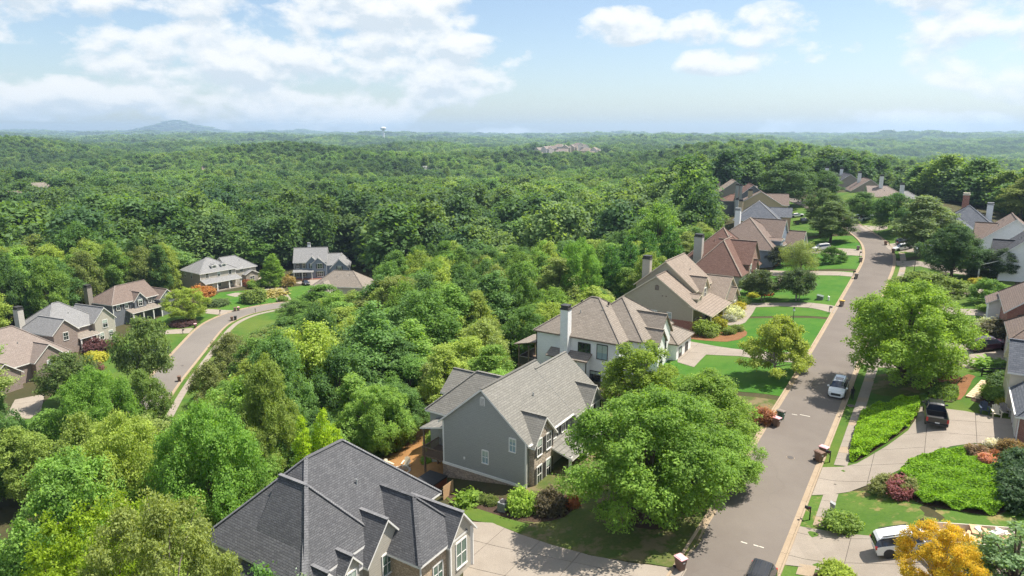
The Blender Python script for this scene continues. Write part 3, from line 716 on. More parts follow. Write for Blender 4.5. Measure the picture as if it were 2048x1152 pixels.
make_shrub('mound', 1.0, 1.0, 5000, .15, 52, flat=.7)
make_shrub('grassy', .8, .6, 1500, .34, 53)
def rv(s): return (random.Random(s).random() * 2 - 1)
def plant(key, x, y, H, RR, label, cat, color, group=None, name=None, z=None, rz=None):
    tm, cm, h0, r0 = PROTO[key]; z = gz(x, y) if z is None else z
    shrub = h0 < 2
    o = empty(name or ('shrub' if shrub else 'tree'), (x, y, z), rz if rz is not None else random.Random(int(x * 131 + y * 17)).uniform(0, 6.28))
    o.scale = (RR / r0, RR / r0, H / h0)
    tag(o, label, cat, group)
    link('stem' if shrub else 'trunk', tm, o)
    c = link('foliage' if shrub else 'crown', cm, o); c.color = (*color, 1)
    return o
def by_top(key, px, py, Y, RR, label, cat, color, group=None, name=None):
    """a tree whose top shows at a photo pixel and which stands Y metres out"""
    p = at_depth(px, py, Y); g = gz(p[0], p[1]); return plant(key, p[0], p[1], max(2.5, p[2] - g), RR, label, cat, color, group, name)
def by_foot(key, px, py, top, RR, label, cat, color, group=None, name=None):
    '''a tree rooted at one pixel whose top shows at another height in the photo'''
    p = G(px, py); H = at_depth(px, top, p[1])[2] - p[2]
    return plant(key, p[0], p[1], max(2.0, H), RR, label, cat, color, group, name)
def by_base(key, px, py, H, RR, label, cat, color, group=None, name=None):
    p = G(px, py); return plant(key, p[0], p[1], H, RR, label, cat, color, group, name)
LIME, YEL = (.10, .15, .022), (.115, .175, .014)

# street and garden trees
by_top('pear', 1288, 662, 76, 6.4, 'tall leafy green tree between the grey and the white house', 'tree', LIME)
by_base('maple', 1296, 1036, 12.0, 7.6, 'big spreading green tree with mulch ring in front of the grey house', 'tree', (.080, .145, .024))
by_top('maple2', 1418, 745, 66, 5.9, 'full green tree overhanging the kerb beside the grey house drive', 'tree', (.090, .150, .025))
by_top('maple2', 1462, 862, 58.5, 3.3, 'low green tree reaching over the street kerb', 'tree', (.095, .165, .028))
by_foot('maple', 1803, 768, 562, 8.2, 'huge round maple on the bank above the parked white car', 'tree', (.100, .165, .024))
by_foot('locust', 1548, 752, 632, 5.2, 'light feathery spreading tree on the lawn by the white house drive', 'tree', (.135, .175, .034))
by_base('myrtle', 1524, 601, 6.2, 3.7, 'dark round-headed tree by the walk of the beige house', 'tree', (.045, .068, .026))
by_base('myrtle', 1594, 601, 6.4, 3.5, 'dark round-headed tree alone on the lawn near the street', 'tree', (.040, .066, .026))
by_base('willow', 1600, 545, 7.8, 4.6, 'pale weeping willow in front of the red-roofed house', 'tree', (.115, .155, .055))
by_base('dogwood', 1662, 526, 4.2, 3.4, 'small spreading tree on the lawn beside the street bend', 'tree', (.060, .115, .030))
by_base('myrtle', 1497, 587, 3.0, 2.2, 'clipped dark green bush at the corner of the red-roofed house', 'bush', (.07, .105, .025), name='bush')
by_base('myrtle', 1558, 532, 5.2, 3.8, 'blackish rounded evergreen bush below the blue-grey house', 'bush', (.020, .030, .018), name='bush')
by_foot('maple2', 1902, 556, 449, 6.0, 'dark round maple on the lawn of the white gabled house', 'tree', (.038, .075, .030))
by_foot('oak1', 1840, 510, 390, 8.4, 'tall silver-green maple beside the parked cars', 'tree', (.080, .118, .052))
by_foot('oak2', 1787, 466, 386, 7.6, 'dark green tree on the grass island beyond the parked cars', 'tree', (.040, .085, .028))
by_foot('oak0', 1722, 442, 384, 5.6, 'medium green tree over the far bend of the street', 'tree', (.052, .10, .030))
by_foot('oak1', 1660, 486, 402, 7.0, 'large olive tree inside the bend of the street', 'tree', (.058, .092, .034))
by_foot('oak2', 1640, 470, 378, 7.0, 'dark leafy tree leaning over the street bend', 'tree', (.048, .082, .030))
by_foot('oak0', 1572, 415, 322, 11.5, 'massive dark green tree beside the far stretch of street', 'tree', (.050, .092, .036))
by_foot('oak1', 1498, 372, 320, 7.5, 'tall green tree behind the small red-roofed house', 'tree', (.058, .105, .030))
by_foot('oak2', 1642, 402, 341, 8.0, 'dark green tree in front of the far grey gabled houses', 'tree', (.045, .088, .028))
by_base('dogwood', 1850, 598, 5.0, 7.5, 'low wide olive tree behind the huge maple', 'tree', (.085, .125, .030))
by_base('oak0', 2000, 560, 6.0, 2.8, 'dark evergreen tree at the porch of the blue-roofed house', 'tree', (.028, .052, .024))
by_base('dogwood', 1972, 606, 4.2, 3.4, 'round-topped small green tree by the brick house corner', 'tree', (.075, .14, .035))
by_foot('feather', 1872, 1205, 1050, 2.5, 'orange and yellow tree in front of the white hatchback', 'tree', (.26, .20, .02))
by_foot('cedar', 2018, 1200, 1028, 4.0, 'wispy grey-green cedar beside the rubbish trailer', 'tree', (.095, .155, .070))
# trees down the slope to the left of the dark roof
for q, (k, px, py, Y, rr, lab, c) in enumerate([
    ('maple', 400, 803, 66, 6.2, 'bright green maple left of the dark shingle roof', (.085, .165, .028)),
    ('feather', 305, 990, 38, 4.4, 'pale olive feathery tree touching the dark roof', (.115, .150, .040)),
    ('cypress2', 520, 1086, 36, 2.7, 'dark green juniper in front of the dark roof', (.07, .14, .035)),
    ('cypress2', 590, 1112, 35, 2.3, 'silvery blue spruce in front of the dark roof', (.15, .20, .15)),
    ('oak2', 280, 742, 98, 4.0, 'open dark tree with bare trunk above the worn clearing', (.075, .12, .028)),
    ('maple', 180, 735, 92, 5.6, 'broad green maple across from the brick garage', (.085, .16, .028)),
    ('oak1', 500, 718, 108, 5.6, 'yellow-green spreading oak beside the side street', (.125, .165, .030)),
    ('oak2', 505, 672, 132, 4.4, 'olive oak overhanging the bend of the side street', (.085, .115, .034)),
    ('oak2', 452, 668, 122, 4.8, 'olive oak leaning over the pavement of the side street', (.085, .105, .036)), ('oak2', 418, 722, 107, 4.2, 'small-crowned olive oak at the foot of the side-street lawn', (.088, .112, .036)), ('oak1', 640, 568, 174, 7.0, 'tall fresh green oak hiding the end of the side street', (.075, .140, .03)), ('oak2', 588, 600, 168, 5.8, 'leafy oak at the inner edge of the side-street lawn', (.07, .125, .03)), ('oak0', 548, 648, 150, 5.8, 'bushy green oak inside the side-street bend', (.075, .125, .03)), ('oak0', 612, 622, 166, 6.0, 'rounded fresh green oak before the low tan roof', (.08, .145, .03)),
    ('oak0', 790, 556, 152, 10.5, 'giant olive oak rising above the middle of the woods', (.098, .125, .036)),
    ('oak2', 700, 690, 112, 7.5, 'dark broad oak in the hollow behind the grey house', (.060, .095, .028)),
    ('maple', 1160, 478, 150, 7.0, 'fresh green domed tree above the woods behind the white house', (.085, .165, .030)),
    ('myrtle', 277, 634, 126, 4.6, 'rounded dark tree on the lawn beside the side street', (.075, .115, .034)),
    ('feather', 370, 575, 178, 6.0, 'light green tree on the lawn of the grey porch house', (.135, .185, .035)),
    ('oak1', 325, 488, 222, 10.5, 'big pale green tree beside the grey porch house', (.085, .15, .045)),
    ('cypress', 542, 497, 222, 4.6, 'tall pointed green cypress between the two side-street houses', (.095, .165, .028)),
    ('oak1', 515, 466, 250, 8.5, 'leafy green tree behind the pointed cypress', (.07, .135, .03)),
    ('myrtle', 130, 705, 120, 4.6, 'dark leafy tree hiding the corner of the brown-roofed house', (.065, .10, .030))]):
    by_top(k, px, py, Y, rr, lab, 'tree', c)
for px, py, Y, rr in [(90, 968, 42, 2.7), (150, 954, 43, 2.7), (193, 948, 45, 2.5), (240, 936, 47, 2.8), (79, 1085, 35, 2.3), (125, 1012, 40, 2.4), (60, 1030, 39, 2.4), (283, 945, 50, 2.4), (160, 1060, 37, 2.3), (215, 1005, 41, 2.2)]:
    by_top('cypress', px, py, Y, rr, 'yellow-green cypress in the clump at the foot of the slope', 'tree', YEL, 'cypresses at the foot of the slope', 'cypress')
for px, py, Y, rr in [(600, 800, 70, 1.9), (641, 786, 71, 2.0), (668, 826, 72, 1.7)]:
    by_top('cypress', px, py, Y, rr, 'bright pointed cypress behind the dark shingle roof', 'tree', (.17, .25, .018), 'cypresses behind the dark roof', 'cypress')
for px, py, Y, rr in [(1262, 448, 152, 5.2), (1300, 440, 156, 5.2), (1345, 432, 162, 5.0), (1225, 470, 148, 4.8)]:
    by_top('cypress2', px, py, Y, rr, 'dark green conical evergreen behind the beige house', 'tree', (.045, .105, .028), 'evergreens behind the beige house', 'cypress')

# ------------------------------------------------------------------ the woods
ZONES = [([(570, 890), (578, 800), (645, 783), (675, 890)], 74), ([(270, 810), (298, 745), (372, 672), (400, 640), (470, 606), (600, 592), (585, 626), (520, 645), (455, 690), (400, 780), (335, 835)], 182),
         ([(378, 505), (430, 503), (520, 545), (575, 488), (700, 484), (740, 530), (735, 560), (600, 604), (560, 612), (420, 606), (380, 585)], 240),
         ([(0, 650), (60, 598), (165, 565), (170, 572), (290, 548), (322, 600), (345, 640), (225, 660), (220, 700), (130, 790), (60, 805), (0, 790)], 128),
         ([(870, 850), (885, 730), (1060, 708), (1185, 770), (1180, 1020), (880, 1000)], 80), ([(745, 925), (775, 880), (835, 848), (880, 845), (885, 960), (780, 960)], 95), ([(40, 1160), (60, 1000), (90, 962), (150, 950), (240, 932), (310, 948), (300, 1160)], 60),
         ([(1000, 740), (1040, 680), (1080, 640), (1150, 594), (1240, 594), (1370, 670), (1370, 745), (1170, 750)], 104),
         ([(1234, 592), (1285, 506), (1360, 512), (1480, 560), (1480, 640), (1390, 670), (1250, 612)], 128),
         ([(1373, 517), (1398, 468), (1465, 448), (1530, 480), (1540, 540), (1480, 585)], 160),
         ([(1440, 470), (1460, 400), (1430, 380), (1415, 325), (1480, 322), (1540, 380), (1600, 420), (1600, 480), (1540, 500)], 285),
         ([(1575, 328), (1645, 328), (1835, 385), (1800, 402), (1670, 400)], 350), ([(1895, 402), (1960, 405), (2048, 432), (2048, 720), (1940, 560)], 250),
         ([(420, 1080), (520, 985), (610, 920), (690, 880), (960, 1040), (960, 1152), (420, 1152)], 60),
         ([(232, 945), (250, 905), (300, 880), (312, 905), (290, 950)], 70), ([(960, 1152), (1180, 1000), (1400, 700), (1560, 480), (1700, 450), (1900, 520), (2048, 700), (2048, 1152)], 140)]
def crown_hits(x, y, z0, H, RR):
    pts = [proj(x + dx * RR * .9, y, z0 + H * h) for dx, h in ((0, 1.0), (0, .8), (-.75, .85), (.75, .85), (-1, .55), (1, .55), (0, .45), (0, .25))]
    P = np.array(pts)
    for poly, dep in ZONES:
        if y < dep and inside(P, poly).any(): return True
    return False
HOUSE_SPOTS = [(*uvw(36, -39), 13), (*uvw(62, -40), 14), (*uvw(94, -44), 15), (*uvw(125, -42), 14), (*uvw(158, -43), 14), (*uvw(187, -43), 14), (102, 218, 16), (104, 243, 16), (100, 268, 15), (92, 290, 15), (150, 320, 18), (175, 310, 18), (195, 300, 18), (210, 285, 15), *[(*uvw(u, 14), 14) for u in (80, 103, 122, 162, 184, 208)], (-70, 241, 20), (-100, 222, 17), (-103, 182, 15), (-108, 154, 15), (-100, 134, 15), (-52, 210, 13)]
rng = np.random.RandomState(77); cand = []
sp = 6.8
for X in np.arange(-480, 480, sp):
    for Y in np.arange(28, 560, sp):
        x, y = X + rng.uniform(-.42, .42) * sp, Y + rng.uniform(-.42, .42) * sp
        if abs(x) > .80 * y + 22: continue
        cand.append((x, y, rng.rand(), rng.rand(), rng.rand()))
cand = np.array(cand); sA, qA = near_line(cand[:, :2], ROAD_A); sB, qB = near_line(cand[:, :2], ROAD_B)
woods = []
for (x, y, r1, r2, r3), a, bq, qa in zip(cand, sA, sB, qA):
    end = y > 335
    if not end and not (a < -34 or a > 46): continue
    if end and abs(x - 128) < 9 and y < 370: continue
    if abs(bq) < (12 if y > 112 else 5) and y < 240: continue
    if bq < 0 and abs(bq) < 30 and 112 < y < 240: continue
    if any(math.hypot(x - hx, y - hy) < hr for hx, hy, hr in HOUSE_SPOTS): continue
    z0 = gz(x, y); H = 12.5 + 8.5 * r1; RR = 4.3 + 2.6 * r2
    if y > 205 and r3 < .34: continue
    if y > 205: H *= 1.12; RR *= 1.32
    if a > 40 or end: H *= .85
    if a > 40 and not end: H *= .75
    if a > -58 and a < 0 and y < 210: H *= .62; RR *= .8
    ok = False
    for k in range(3):
        if not crown_hits(x, y, z0, H, RR): ok = True; break
        H *= .72; RR *= .8
    if not ok: continue
    woods.append((x, y, z0, H, RR, r1, r2, r3))
woods.sort(key=lambda w: w[1] - 0 * w[0])
def in_view(w):
    px, py = proj(w[0], w[1], w[2] + w[3]); return -120 < px < 2170 and py < 1230
woods = [w for w in woods if in_view(w)]
TINTS = [(.085, .145, .030), (.060, .115, .026), (.105, .150, .034), (.046, .092, .026), (.075, .135, .028), (.095, .128, .038), (.055, .105, .030), (.12, .165, .034)]
KINDS = ['oak0', 'oak1', 'oak2', 'oak3']
NEAR = 286
for i, (x, y, z0, H, RR, r1, r2, r3) in enumerate(woods[:NEAR]):
    c = TINTS[int(r3 * 997) % 8]; f = (.85 + .3 * r2) * (1.2 if y < 110 else 1.05)
    kd = (('maple', 'maple2', 'oak2', 'maple')[int(r3 * 4) % 4] if y < 88 else KINDS[int(r3 * 4) % 4]) if r1 > .12 else 'cypress2'
    if kd == 'cypress2': RR *= .62; c = (.042, .092, .026)
    shp = {'oak0': 'round-crowned', 'oak1': 'tall oval', 'oak2': 'spreading', 'oak3': 'tall upright', 'maple': 'broad domed', 'maple2': 'full rounded'}.get(kd, ''); hue = ('fresh green', 'deep green', 'yellow-green', 'dark green', 'mid-green', 'olive', 'bluish green', 'pale lime')[int(r3 * 997) % 8]
    plant(kd, x, y, H, RR, 'green conical evergreen in the woods below the street' if kd == 'cypress2' else '%s %s broadleaf tree in the woods below the street' % (hue, shp), 'tree', tuple(v * f for v in c),
          'evergreens in the woods' if kd == 'cypress2' else '%s %s trees in the woods' % (hue, shp), z=z0)
# everything farther off is one mass of forest
def instancer(name, pts, scl, rot, pick, protos, label):
    cl = bpy.data.collections.new(name + '_kinds')
    for i, me in enumerate(protos): cl.objects.link(bpy.data.objects.new('%s_kind_%02d' % (name, i), me))
    me = bpy.data.meshes.new(name); me.vertices.add(len(pts)); me.vertices.foreach_set('co', np.asarray(pts, np.float32).ravel())
    for nm, ty, arr in (('scl', 'FLOAT_VECTOR', scl), ('rot', 'FLOAT', rot), ('pick', 'INT', pick)):
        at = me.attributes.new(nm, ty, 'POINT'); at.data.foreach_set('vector' if ty == 'FLOAT_VECTOR' else 'value', np.asarray(arr, np.int32 if ty == 'INT' else np.float32).ravel())
    o = link(name, me); tag(o, label, 'forest', kind='stuff')
    g = bpy.data.node_groups.new(name, 'GeometryNodeTree'); g.interface.new_socket('Geometry', in_out='INPUT', socket_type='NodeSocketGeometry'); g.interface.new_socket('Geometry', in_out='OUTPUT', socket_type='NodeSocketGeometry')
    n = g.nodes; gi, go = n.new('NodeGroupInput'), n.new('NodeGroupOutput')
    ip = n.new('GeometryNodeInstanceOnPoints'); ci = n.new('GeometryNodeCollectionInfo'); ci.inputs['Collection'].default_value = cl; ci.inputs['Separate Children'].default_value = True; ci.inputs['Reset Children'].default_value = True
    def attr(nm, ty): a = n.new('GeometryNodeInputNamedAttribute'); a.data_type = ty; a.inputs[0].default_value = nm; return a.outputs['Attribute']
    ip.inputs['Pick Instance'].default_value = True
    cx = n.new('ShaderNodeCombineXYZ'); g.links.new(attr('rot', 'FLOAT'), cx.inputs[2])
    g.links.new(gi.outputs[0], ip.inputs['Points']); g.links.new(ci.outputs[0], ip.inputs['Instance']); g.links.new(attr('pick', 'INT'), ip.inputs['Instance Index'])
    g.links.new(cx.outputs[0], ip.inputs['Rotation']); g.links.new(attr('scl', 'FLOAT_VECTOR'), ip.inputs['Scale']); g.links.new(ip.outputs[0], go.inputs[0])
    o.modifiers.new('scatter', 'NODES').node_group = g
    return o
def far_proto(key, H, RR, shape, ncl, nl, size, seed, clr=(.22, .36)):
    rs = np.random.RandomState(seed); t = np.clip((np.arange(ncl) + rs.rand(ncl)) / ncl, .05, .97); a = np.arange(ncl) * 2.39996
    pr = profile(shape, t); rc = RR * rs.uniform(*clr, ncl); rr = np.maximum(pr * RR * rs.uniform(.55, .9, ncl) - rc * .3, 0)
    C = np.stack([np.cos(a) * rr, np.sin(a) * rr, H * .2 + t * H * .78 - rc * .35], 1)
    return leaf_mesh(key, C, rc, nl, size, rs, mat='far_leaf')
MIDP = [far_proto('mid_%d' % i, 16, 6.0, s, 26, 3600, .95, 60 + i) for i, s in enumerate(('round', 'oval', 'round', 'cone', 'flat', 'pear'))]
FARP = [far_proto('far_%d' % i, 17, 9.5, s, 22, 900, 2.4, 70 + i) for i, s in enumerate(('round', 'oval', 'round'))]
CLEAR = [(G(*p)[:2], r) for p, r in []]
rest = woods[NEAR:]
pts = [(x, y, z0) for x, y, z0, *_ in rest]; scl = [(RR / 6 * (e_ := 1.3 if r1 > .82 else (.8 if r1 < .2 else 1.0)), RR / 6 * e_, H / 16 * (1.15 if r1 > .82 else 1.0)) for x, y, z0, H, RR, r1, *_ in rest]
rs = np.random.RandomState(5)
# clearings seen in the forest: ground spots (pixel) and radius
CLR = [((306, 334), 34), ((418, 345), 16), ((90, 388), 16), ((208, 380), 10), ((862, 345), 18), ((1285, 299), 55), ((1835, 325), 40), ((1430, 352), 26), ((1610, 350), 26), ((530, 392), 12), ((40, 402), 12)]
CLRW = [(G(px, py, 6.0)[:2], r) for (px, py), r in CLR] + [((111, 1455), 75), ((150, 1470), 70), ((60, 1470), 60), ((-350, 1960), 90), ((-250, 1960), 90), ((-160, 1960), 80), ((1050, 1650), 110), ((1180, 1650), 110)]
def free(x, y):
    for c, r in CLRW:
        if math.hypot((x - c[0]), (y - c[1]) * .8) < r: return False
    return True
def band(y0, y1, sp, jit, hs, rsx):
    out = []
    for Y in np.arange(y0, y1, sp):
        lim = .80 * Y + 30
        for X in np.arange(-lim, lim, sp):
            x, y = X + rs.uniform(-jit, jit) * sp, Y + rs.uniform(-jit, jit) * sp
            if free(x, y): out.append((x, y))
    A = np.array(out); z = ground_z(A[:, 0], A[:, 1]); n = len(A)
    return np.column_stack([A, z]), np.column_stack([(q := rs.uniform(.62, 1.0, n) * rs.choice([.8, 1.0, 1.15, 1.5], n) * rsx), q, rs.uniform(.62, 1.3, n) * hs]), n
p1, s1, n1 = band(560, 1350, 11.5, .45, 1.12, 1.42)
pts += [tuple(p) for p in p1]; scl += [tuple(s) for s in s1]
n = len(pts); instancer('forest', pts, scl, rs.uniform(0, 6.28, n), rs.choice(6, n, p=[.3, .24, .2, .06, .1, .1]), MIDP, 'dense green woods covering the rolling valley floor')
p2, s2, n2 = band(1350, 2600, 17, .45, 1.0, 1.15); p3, s3, n3 = band(2600, 5200, 34, .45, 1.15, 2.1); p4, s4, n4 = band(5200, 12500, 95, .45, 1.6, 6.0)
P = np.concatenate([p2, p3, p4]); S = np.concatenate([s2, s3, s4]); n = len(P)
instancer('distant_forest', P, S, rs.uniform(0, 6.28, n), rs.randint(0, 3, n), FARP, 'hazy blue-green forest stretching to the horizon')

# the air
hz = MB().box(-14800, 14800, -2900, 15000, -140, 260).build('haze', 'white_trim'); tag(hz, 'thin blue summer haze over the distant forest', 'haze', kind='stuff')
m = bpy.data.materials.new('air'); m.use_nodes = True; m.node_tree.nodes.clear(); T = NT(m.node_tree)
pv = T.new('ShaderNodeVolumePrincipled'); pv.inputs['Color'].default_value = (.54, .75, 1.0, 1); pv.inputs['Density'].default_value = 0.00011; pv.inputs['Anisotropy'].default_value = 0.2
T.l.new(pv.outputs[0], T.new('ShaderNodeOutputMaterial').inputs['Volume'])
hz.data.materials.clear(); hz.data.materials.append(m); hz.visible_shadow = True

# ------------------------------------------------------------------ houses
for nm, c in dict(grey_siding=(.315, .325, .312), blue_siding=(.20, .245, .31), white_siding=(.80, .80, .79), beige_siding=(.40, .36, .275), taupe_siding=(.33, .30, .25), olive_siding=(.27, .245, .205),
                  pale_siding=(.50, .48, .43), slate_siding=(.15, .16, .18), tan_siding=(.52, .40, .25), warm_siding=(.43, .40, .34)).items(): siding(nm, c)
shingle('dark_shingle', (.080, .082, .089), (.134, .136, .144), .30, .125); shingle('grey_shingle', (0.173, 0.168, 0.151), (0.233, 0.225, 0.203), .55, .17); shingle('tan_shingle', (.205, .178, .150), (.275, .240, .205), .5, .17)
shingle('peach_shingle', (.225, .182, .148), (.295, .242, .200), .5, .17); shingle('red_shingle', (.135, .078, .062), (.19, .115, .094), .5, .17); shingle('brown_shingle', (0.160, 0.123, 0.105), (0.212, 0.163, 0.138), .5, .17)
shingle('blue_shingle', (0.086, 0.096, 0.116), (0.143, 0.153, 0.176), .5, .17); shingle('pink_shingle', (.215, .178, .158), (.285, .238, .212), .5, .17); shingle('silver_shingle', (0.211, 0.211, 0.213), (0.268, 0.268, 0.272), .5, .17)
shingle('ridge_grey', (.15, .152, .16), (.20, .20, .21), .3, .125); shingle('char_shingle', (0.056, 0.058, 0.067), (0.098, 0.101, 0.113), .5, .17)
brick('red_brick', (.27, .085, .055), (.36, .135, .085)); brick('mauve_brick', (.225, .165, .14), (.29, .22, .19)); brick('tan_brick', (.42, .29, .19), (.52, .38, .26)); brick('dark_brick', (.24, .115, .085), (.32, .175, .13))
stone('stone', (.36, .31, .26), (.56, .48, .40)); stone('brown_stone', (.24, .19, .155), (.42, .34, .27)); stone('tan_stone', (.44, .33, .22), (.58, .47, .34), 4.0)

def ridge_cap(m, a, b):
    m.bar(Vector(a) + Vector((0, 0, .03)), Vector(b) + Vector((0, 0, .03)), .30, .07)
def roof(parent, x0, x1, y0, y1, zw, axis, lo, hi, m, mat, trim='white_trim', o=.42, og=.32, th=.20, caps=True, capmat=None):
    """pitched roof over a rectangle; lo / hi name each end 'hip' or 'gable'"""
    if axis == 'x': a0, a1, c0, c1 = x0, x1, y0, y1
    else: a0, a1, c0, c1 = y0, y1, x0, x1
    half = (c1 - c0) / 2; cm = (c0 + c1) / 2; zr = zw + .15 + half * m; ze = zw + .15 - o * m
    run = min(half, (a1 - a0) / (2 if lo == hi == 'hip' else 1) - .02)
    A0, A1 = (a0 - o if lo == 'hip' else a0 - og), (a1 + o if hi == 'hip' else a1 + og)
    r0, r1 = (a0 + run if lo == 'hip' else A0), (a1 - run if hi == 'hip' else A1)
    P = (lambda a, c, z: (a, c, z)) if axis == 'x' else (lambda a, c, z: (c, a, z))
    top = [P(A0, c0 - o, ze), P(A1, c0 - o, ze), P(A1, c1 + o, ze), P(A0, c1 + o, ze), P(r0, cm, zr), P(r1, cm, zr)]
    faces = [(0, 1, 5, 4), (2, 3, 4, 5)]; rim = [(0, 1), (2, 3)]
    if lo == 'hip': faces.append((3, 0, 4)); rim.append((3, 0))
    else: rim += [(3, 4), (4, 0)]
    if hi == 'hip': faces.append((1, 2, 5)); rim.append((1, 2))
    else: rim += [(1, 5), (5, 2)]
    mb = MB(); mb.v = top + [(p[0], p[1], p[2] - th) for p in top]
    flip = axis == 'y'
    for f in faces:
        g = f[::-1] if flip else f
        mb.f.append(g); mb.m.append(0); mb.f.append(tuple(i + 6 for i in g[::-1])); mb.m.append(1)
    for a, b in rim:
        g = (a, b, b + 6, a + 6); mb.f.append(g if flip else g[::-1]); mb.m.append(1)
    ro = mb.build('roof', [mat, trim], parent)
    if caps:
        cp = MB(); ridge_cap(cp, top[4], top[5])
        for e, ks, rk in ((lo, (0, 3), 4), (hi, (1, 2), 5)):
            if e == 'hip':
                for k in ks: ridge_cap(cp, top[k], top[rk])
        cp.build('ridge_cap', capmat or mat, ro)
    return ro, zr
def walls(parent, x0, x1, y0, y1, zb, zw, axis, lo, hi, m, mat, corner=None):
    mb = MB(); e = .02
    if axis == 'x': gl, gh = (x0, 'x'), (x1, 'x')
    half = ((y1 - y0) if axis == 'x' else (x1 - x0)) / 2; zp = zw + .15 + half * m - .12
    def side(p, q, gable):
        pts = [(*p, zb), (*q, zb), (*q, zw + .03)]
        if gable: pts.append(((p[0] + q[0]) / 2, (p[1] + q[1]) / 2, zp))
        pts.append((*p, zw + .03)); mb.poly(pts)
    gx0 = axis == 'x' and lo == 'gable'; gx1 = axis == 'x' and hi == 'gable'; gy0 = axis == 'y' and lo == 'gable'; gy1 = axis == 'y' and hi == 'gable'
    side((x0, y0), (x1, y0), gy0); side((x1, y0), (x1, y1), gx1); side((x1, y1), (x0, y1), gy1); side((x0, y1), (x0, y0), gx0)
    mb.poly([(x0, y0, zb), (x0, y1, zb), (x1, y1, zb), (x1, y0, zb)])
    o = mb.build('wall', mat, parent)
    if corner:
        c = MB(); w = .14
        for (cx, cy_) in ((x0, y0), (x1, y0), (x1, y1), (x0, y1)): c.box(cx - w + (w - .025 if cx == x0 else 0), cx + w - (w - .025 if cx == x1 else 0), cy_ - w + (w - .025 if cy_ == y0 else 0), cy_ + w - (w - .025 if cy_ == y1 else 0), zb, zw - .1)
        c.build('corner_board', corner, o)
    return o
_wm = {}
DIRZ = {'F': R(90), 'B': R(-90), 'N': 0.0, 'S': R(180)}          # which way a wall faces: front (+x), back, near (-y), far (+y)
def window(parent, d, x, y, z, w, h, frame='white_trim', pane='glass', shutters=None, cross=True, arch=False, mull=0):
    key = (w, h, frame, pane, cross, arch, mull)
    if key not in _wm:
        f = MB(); b = .09; dp = .07
        f.box(-w / 2 - b, -w / 2, -dp, .02, -h / 2 - b, h / 2 + b); f.box(w / 2, w / 2 + b, -dp, .02, -h / 2 - b, h / 2 + b)
        f.box(-w / 2, w / 2, -dp, .02, h / 2, h / 2 + b * 1.5); f.box(-w / 2 - b, w / 2 + b, -dp - .05, .02, -h / 2 - b, -h / 2)
        if cross:
            f.box(-w / 2, w / 2, -.05, .02, -.03, .03)
        for k in range(mull): xx = -w / 2 + w * (k + 1) / (mull + 1); f.box(xx - .035, xx + .035, -.055, .02, -h / 2, h / 2)
        if w > .7 and not mull: f.box(-.018, .018, -.045, .02, -h / 2, h / 2)
        if arch:
            pts = [(math.cos(k * math.pi / 8) * (w / 2 + b), h / 2 + b + math.sin(k * math.pi / 8) * w * .5) for k in range(9)]
            f.poly([(p[0], -dp, p[1]) for p in pts][::-1]); f.poly([(p[0], .0, p[1]) for p in pts])
        g = MB().box(-w / 2, w / 2, -.02, .015, -h / 2, h / 2)
        _wm[key] = (f.mesh('window', frame), g.mesh('pane', pane))
    o = link('window', _wm[key][0], parent, (x, y, z), DIRZ[d]); link('pane', _wm[key][1], o)
    br = random.Random(int(x * 37 + y * 91 + z * 13)).random()
    if br < .55 and not mull:
        bk = ('blind', w, h, round(br * 4))
        if bk not in _wm: _wm[bk] = MB().box(-w / 2, w / 2, -.026, -.021, h / 2 - h * (.25 + .15 * round(br * 4)), h / 2).mesh('blind', 'curtain')
        link('blind', _wm[bk], o)
    if shutters:
        sk = (h, shutters)
        if sk not in _wm:
            s = MB().box(-.19, .19, -.045, .02, -h / 2, h / 2)
            for k in range(int(h / .16)): s.box(-.15, .15, -.06, -.045, -h / 2 + .06 + k * .16, -h / 2 + .15 + k * .16)
            _wm[sk] = s.mesh('shutter', shutters)
        for sg in (-1, 1):
            link('shutter', _wm[sk], o, (sg * (w / 2 + .31), -.0, 0))
    return o
def chimney(parent, x, y, w, d, zb, zt, mat, cap='dark_trim', pots=1):
    o = MB().box(x - w / 2, x + w / 2, y - d / 2, y + d / 2, zb, zt).build('chimney', mat, parent)
    c = MB().box(x - w / 2 - .1, x + w / 2 + .1, y - d / 2 - .1, y + d / 2 + .1, zt, zt + .18)
    c.box(x - w / 2 + .06, x + w / 2 - .06, y - d / 2 + .06, y + d / 2 - .06, zt + .18, zt + .55); c.box(x - w / 2 - .03, x + w / 2 + .03, y - d / 2 - .03, y + d / 2 + .03, zt + .55, zt + .66)
    c.build('chimney_cap', cap, o)
    return o
def mass(parent, x0, x1, y0, y1, zb, zw, axis, lo, hi, m, rmat, wmat, trim='white_trim', base=None, corner=None, o=.42, og=.32, capmat=None, caps=True):
    walls(parent, x0, x1, y0, y1, zb, zw, axis, lo, hi, m, wmat, corner)
    r, zr = roof(parent, x0, x1, y0, y1, zw, axis, lo, hi, m, rmat, trim, o, og, capmat=capmat, caps=caps)
    L_ = (y1 - y0) if axis == 'y' else (x1 - x0); Wd_ = (x1 - x0) if axis == 'y' else (y1 - y0)
    if L_ > 9.5 and Wd_ > 9 and caps:
        for k_, (fa, fc) in enumerate(((.42, -.45), (.55, .5), (.66, -.3))):
            aa = ((y0 if axis == 'y' else x0) + L_ * fa); cc = ((x0 + x1) / 2 if axis == 'y' else (y0 + y1) / 2) + fc * Wd_ / 2; zz = zr - abs(fc) * Wd_ / 2 * m
            xx, yy = (cc, aa) if axis == 'y' else (aa, cc)
            MB().tube([(xx, yy, zz - .2), (xx, yy, zz + .42)], [.07, .07], 8).build('vent_pipe', 'grey_metal', r)
    if base:
        zt, bm = base; e = .03; MB().box(x0 - e, x1 + e, y0 - e, y1 + e, zb + .01, zt).build('base_course', bm, parent)
    return r, zr
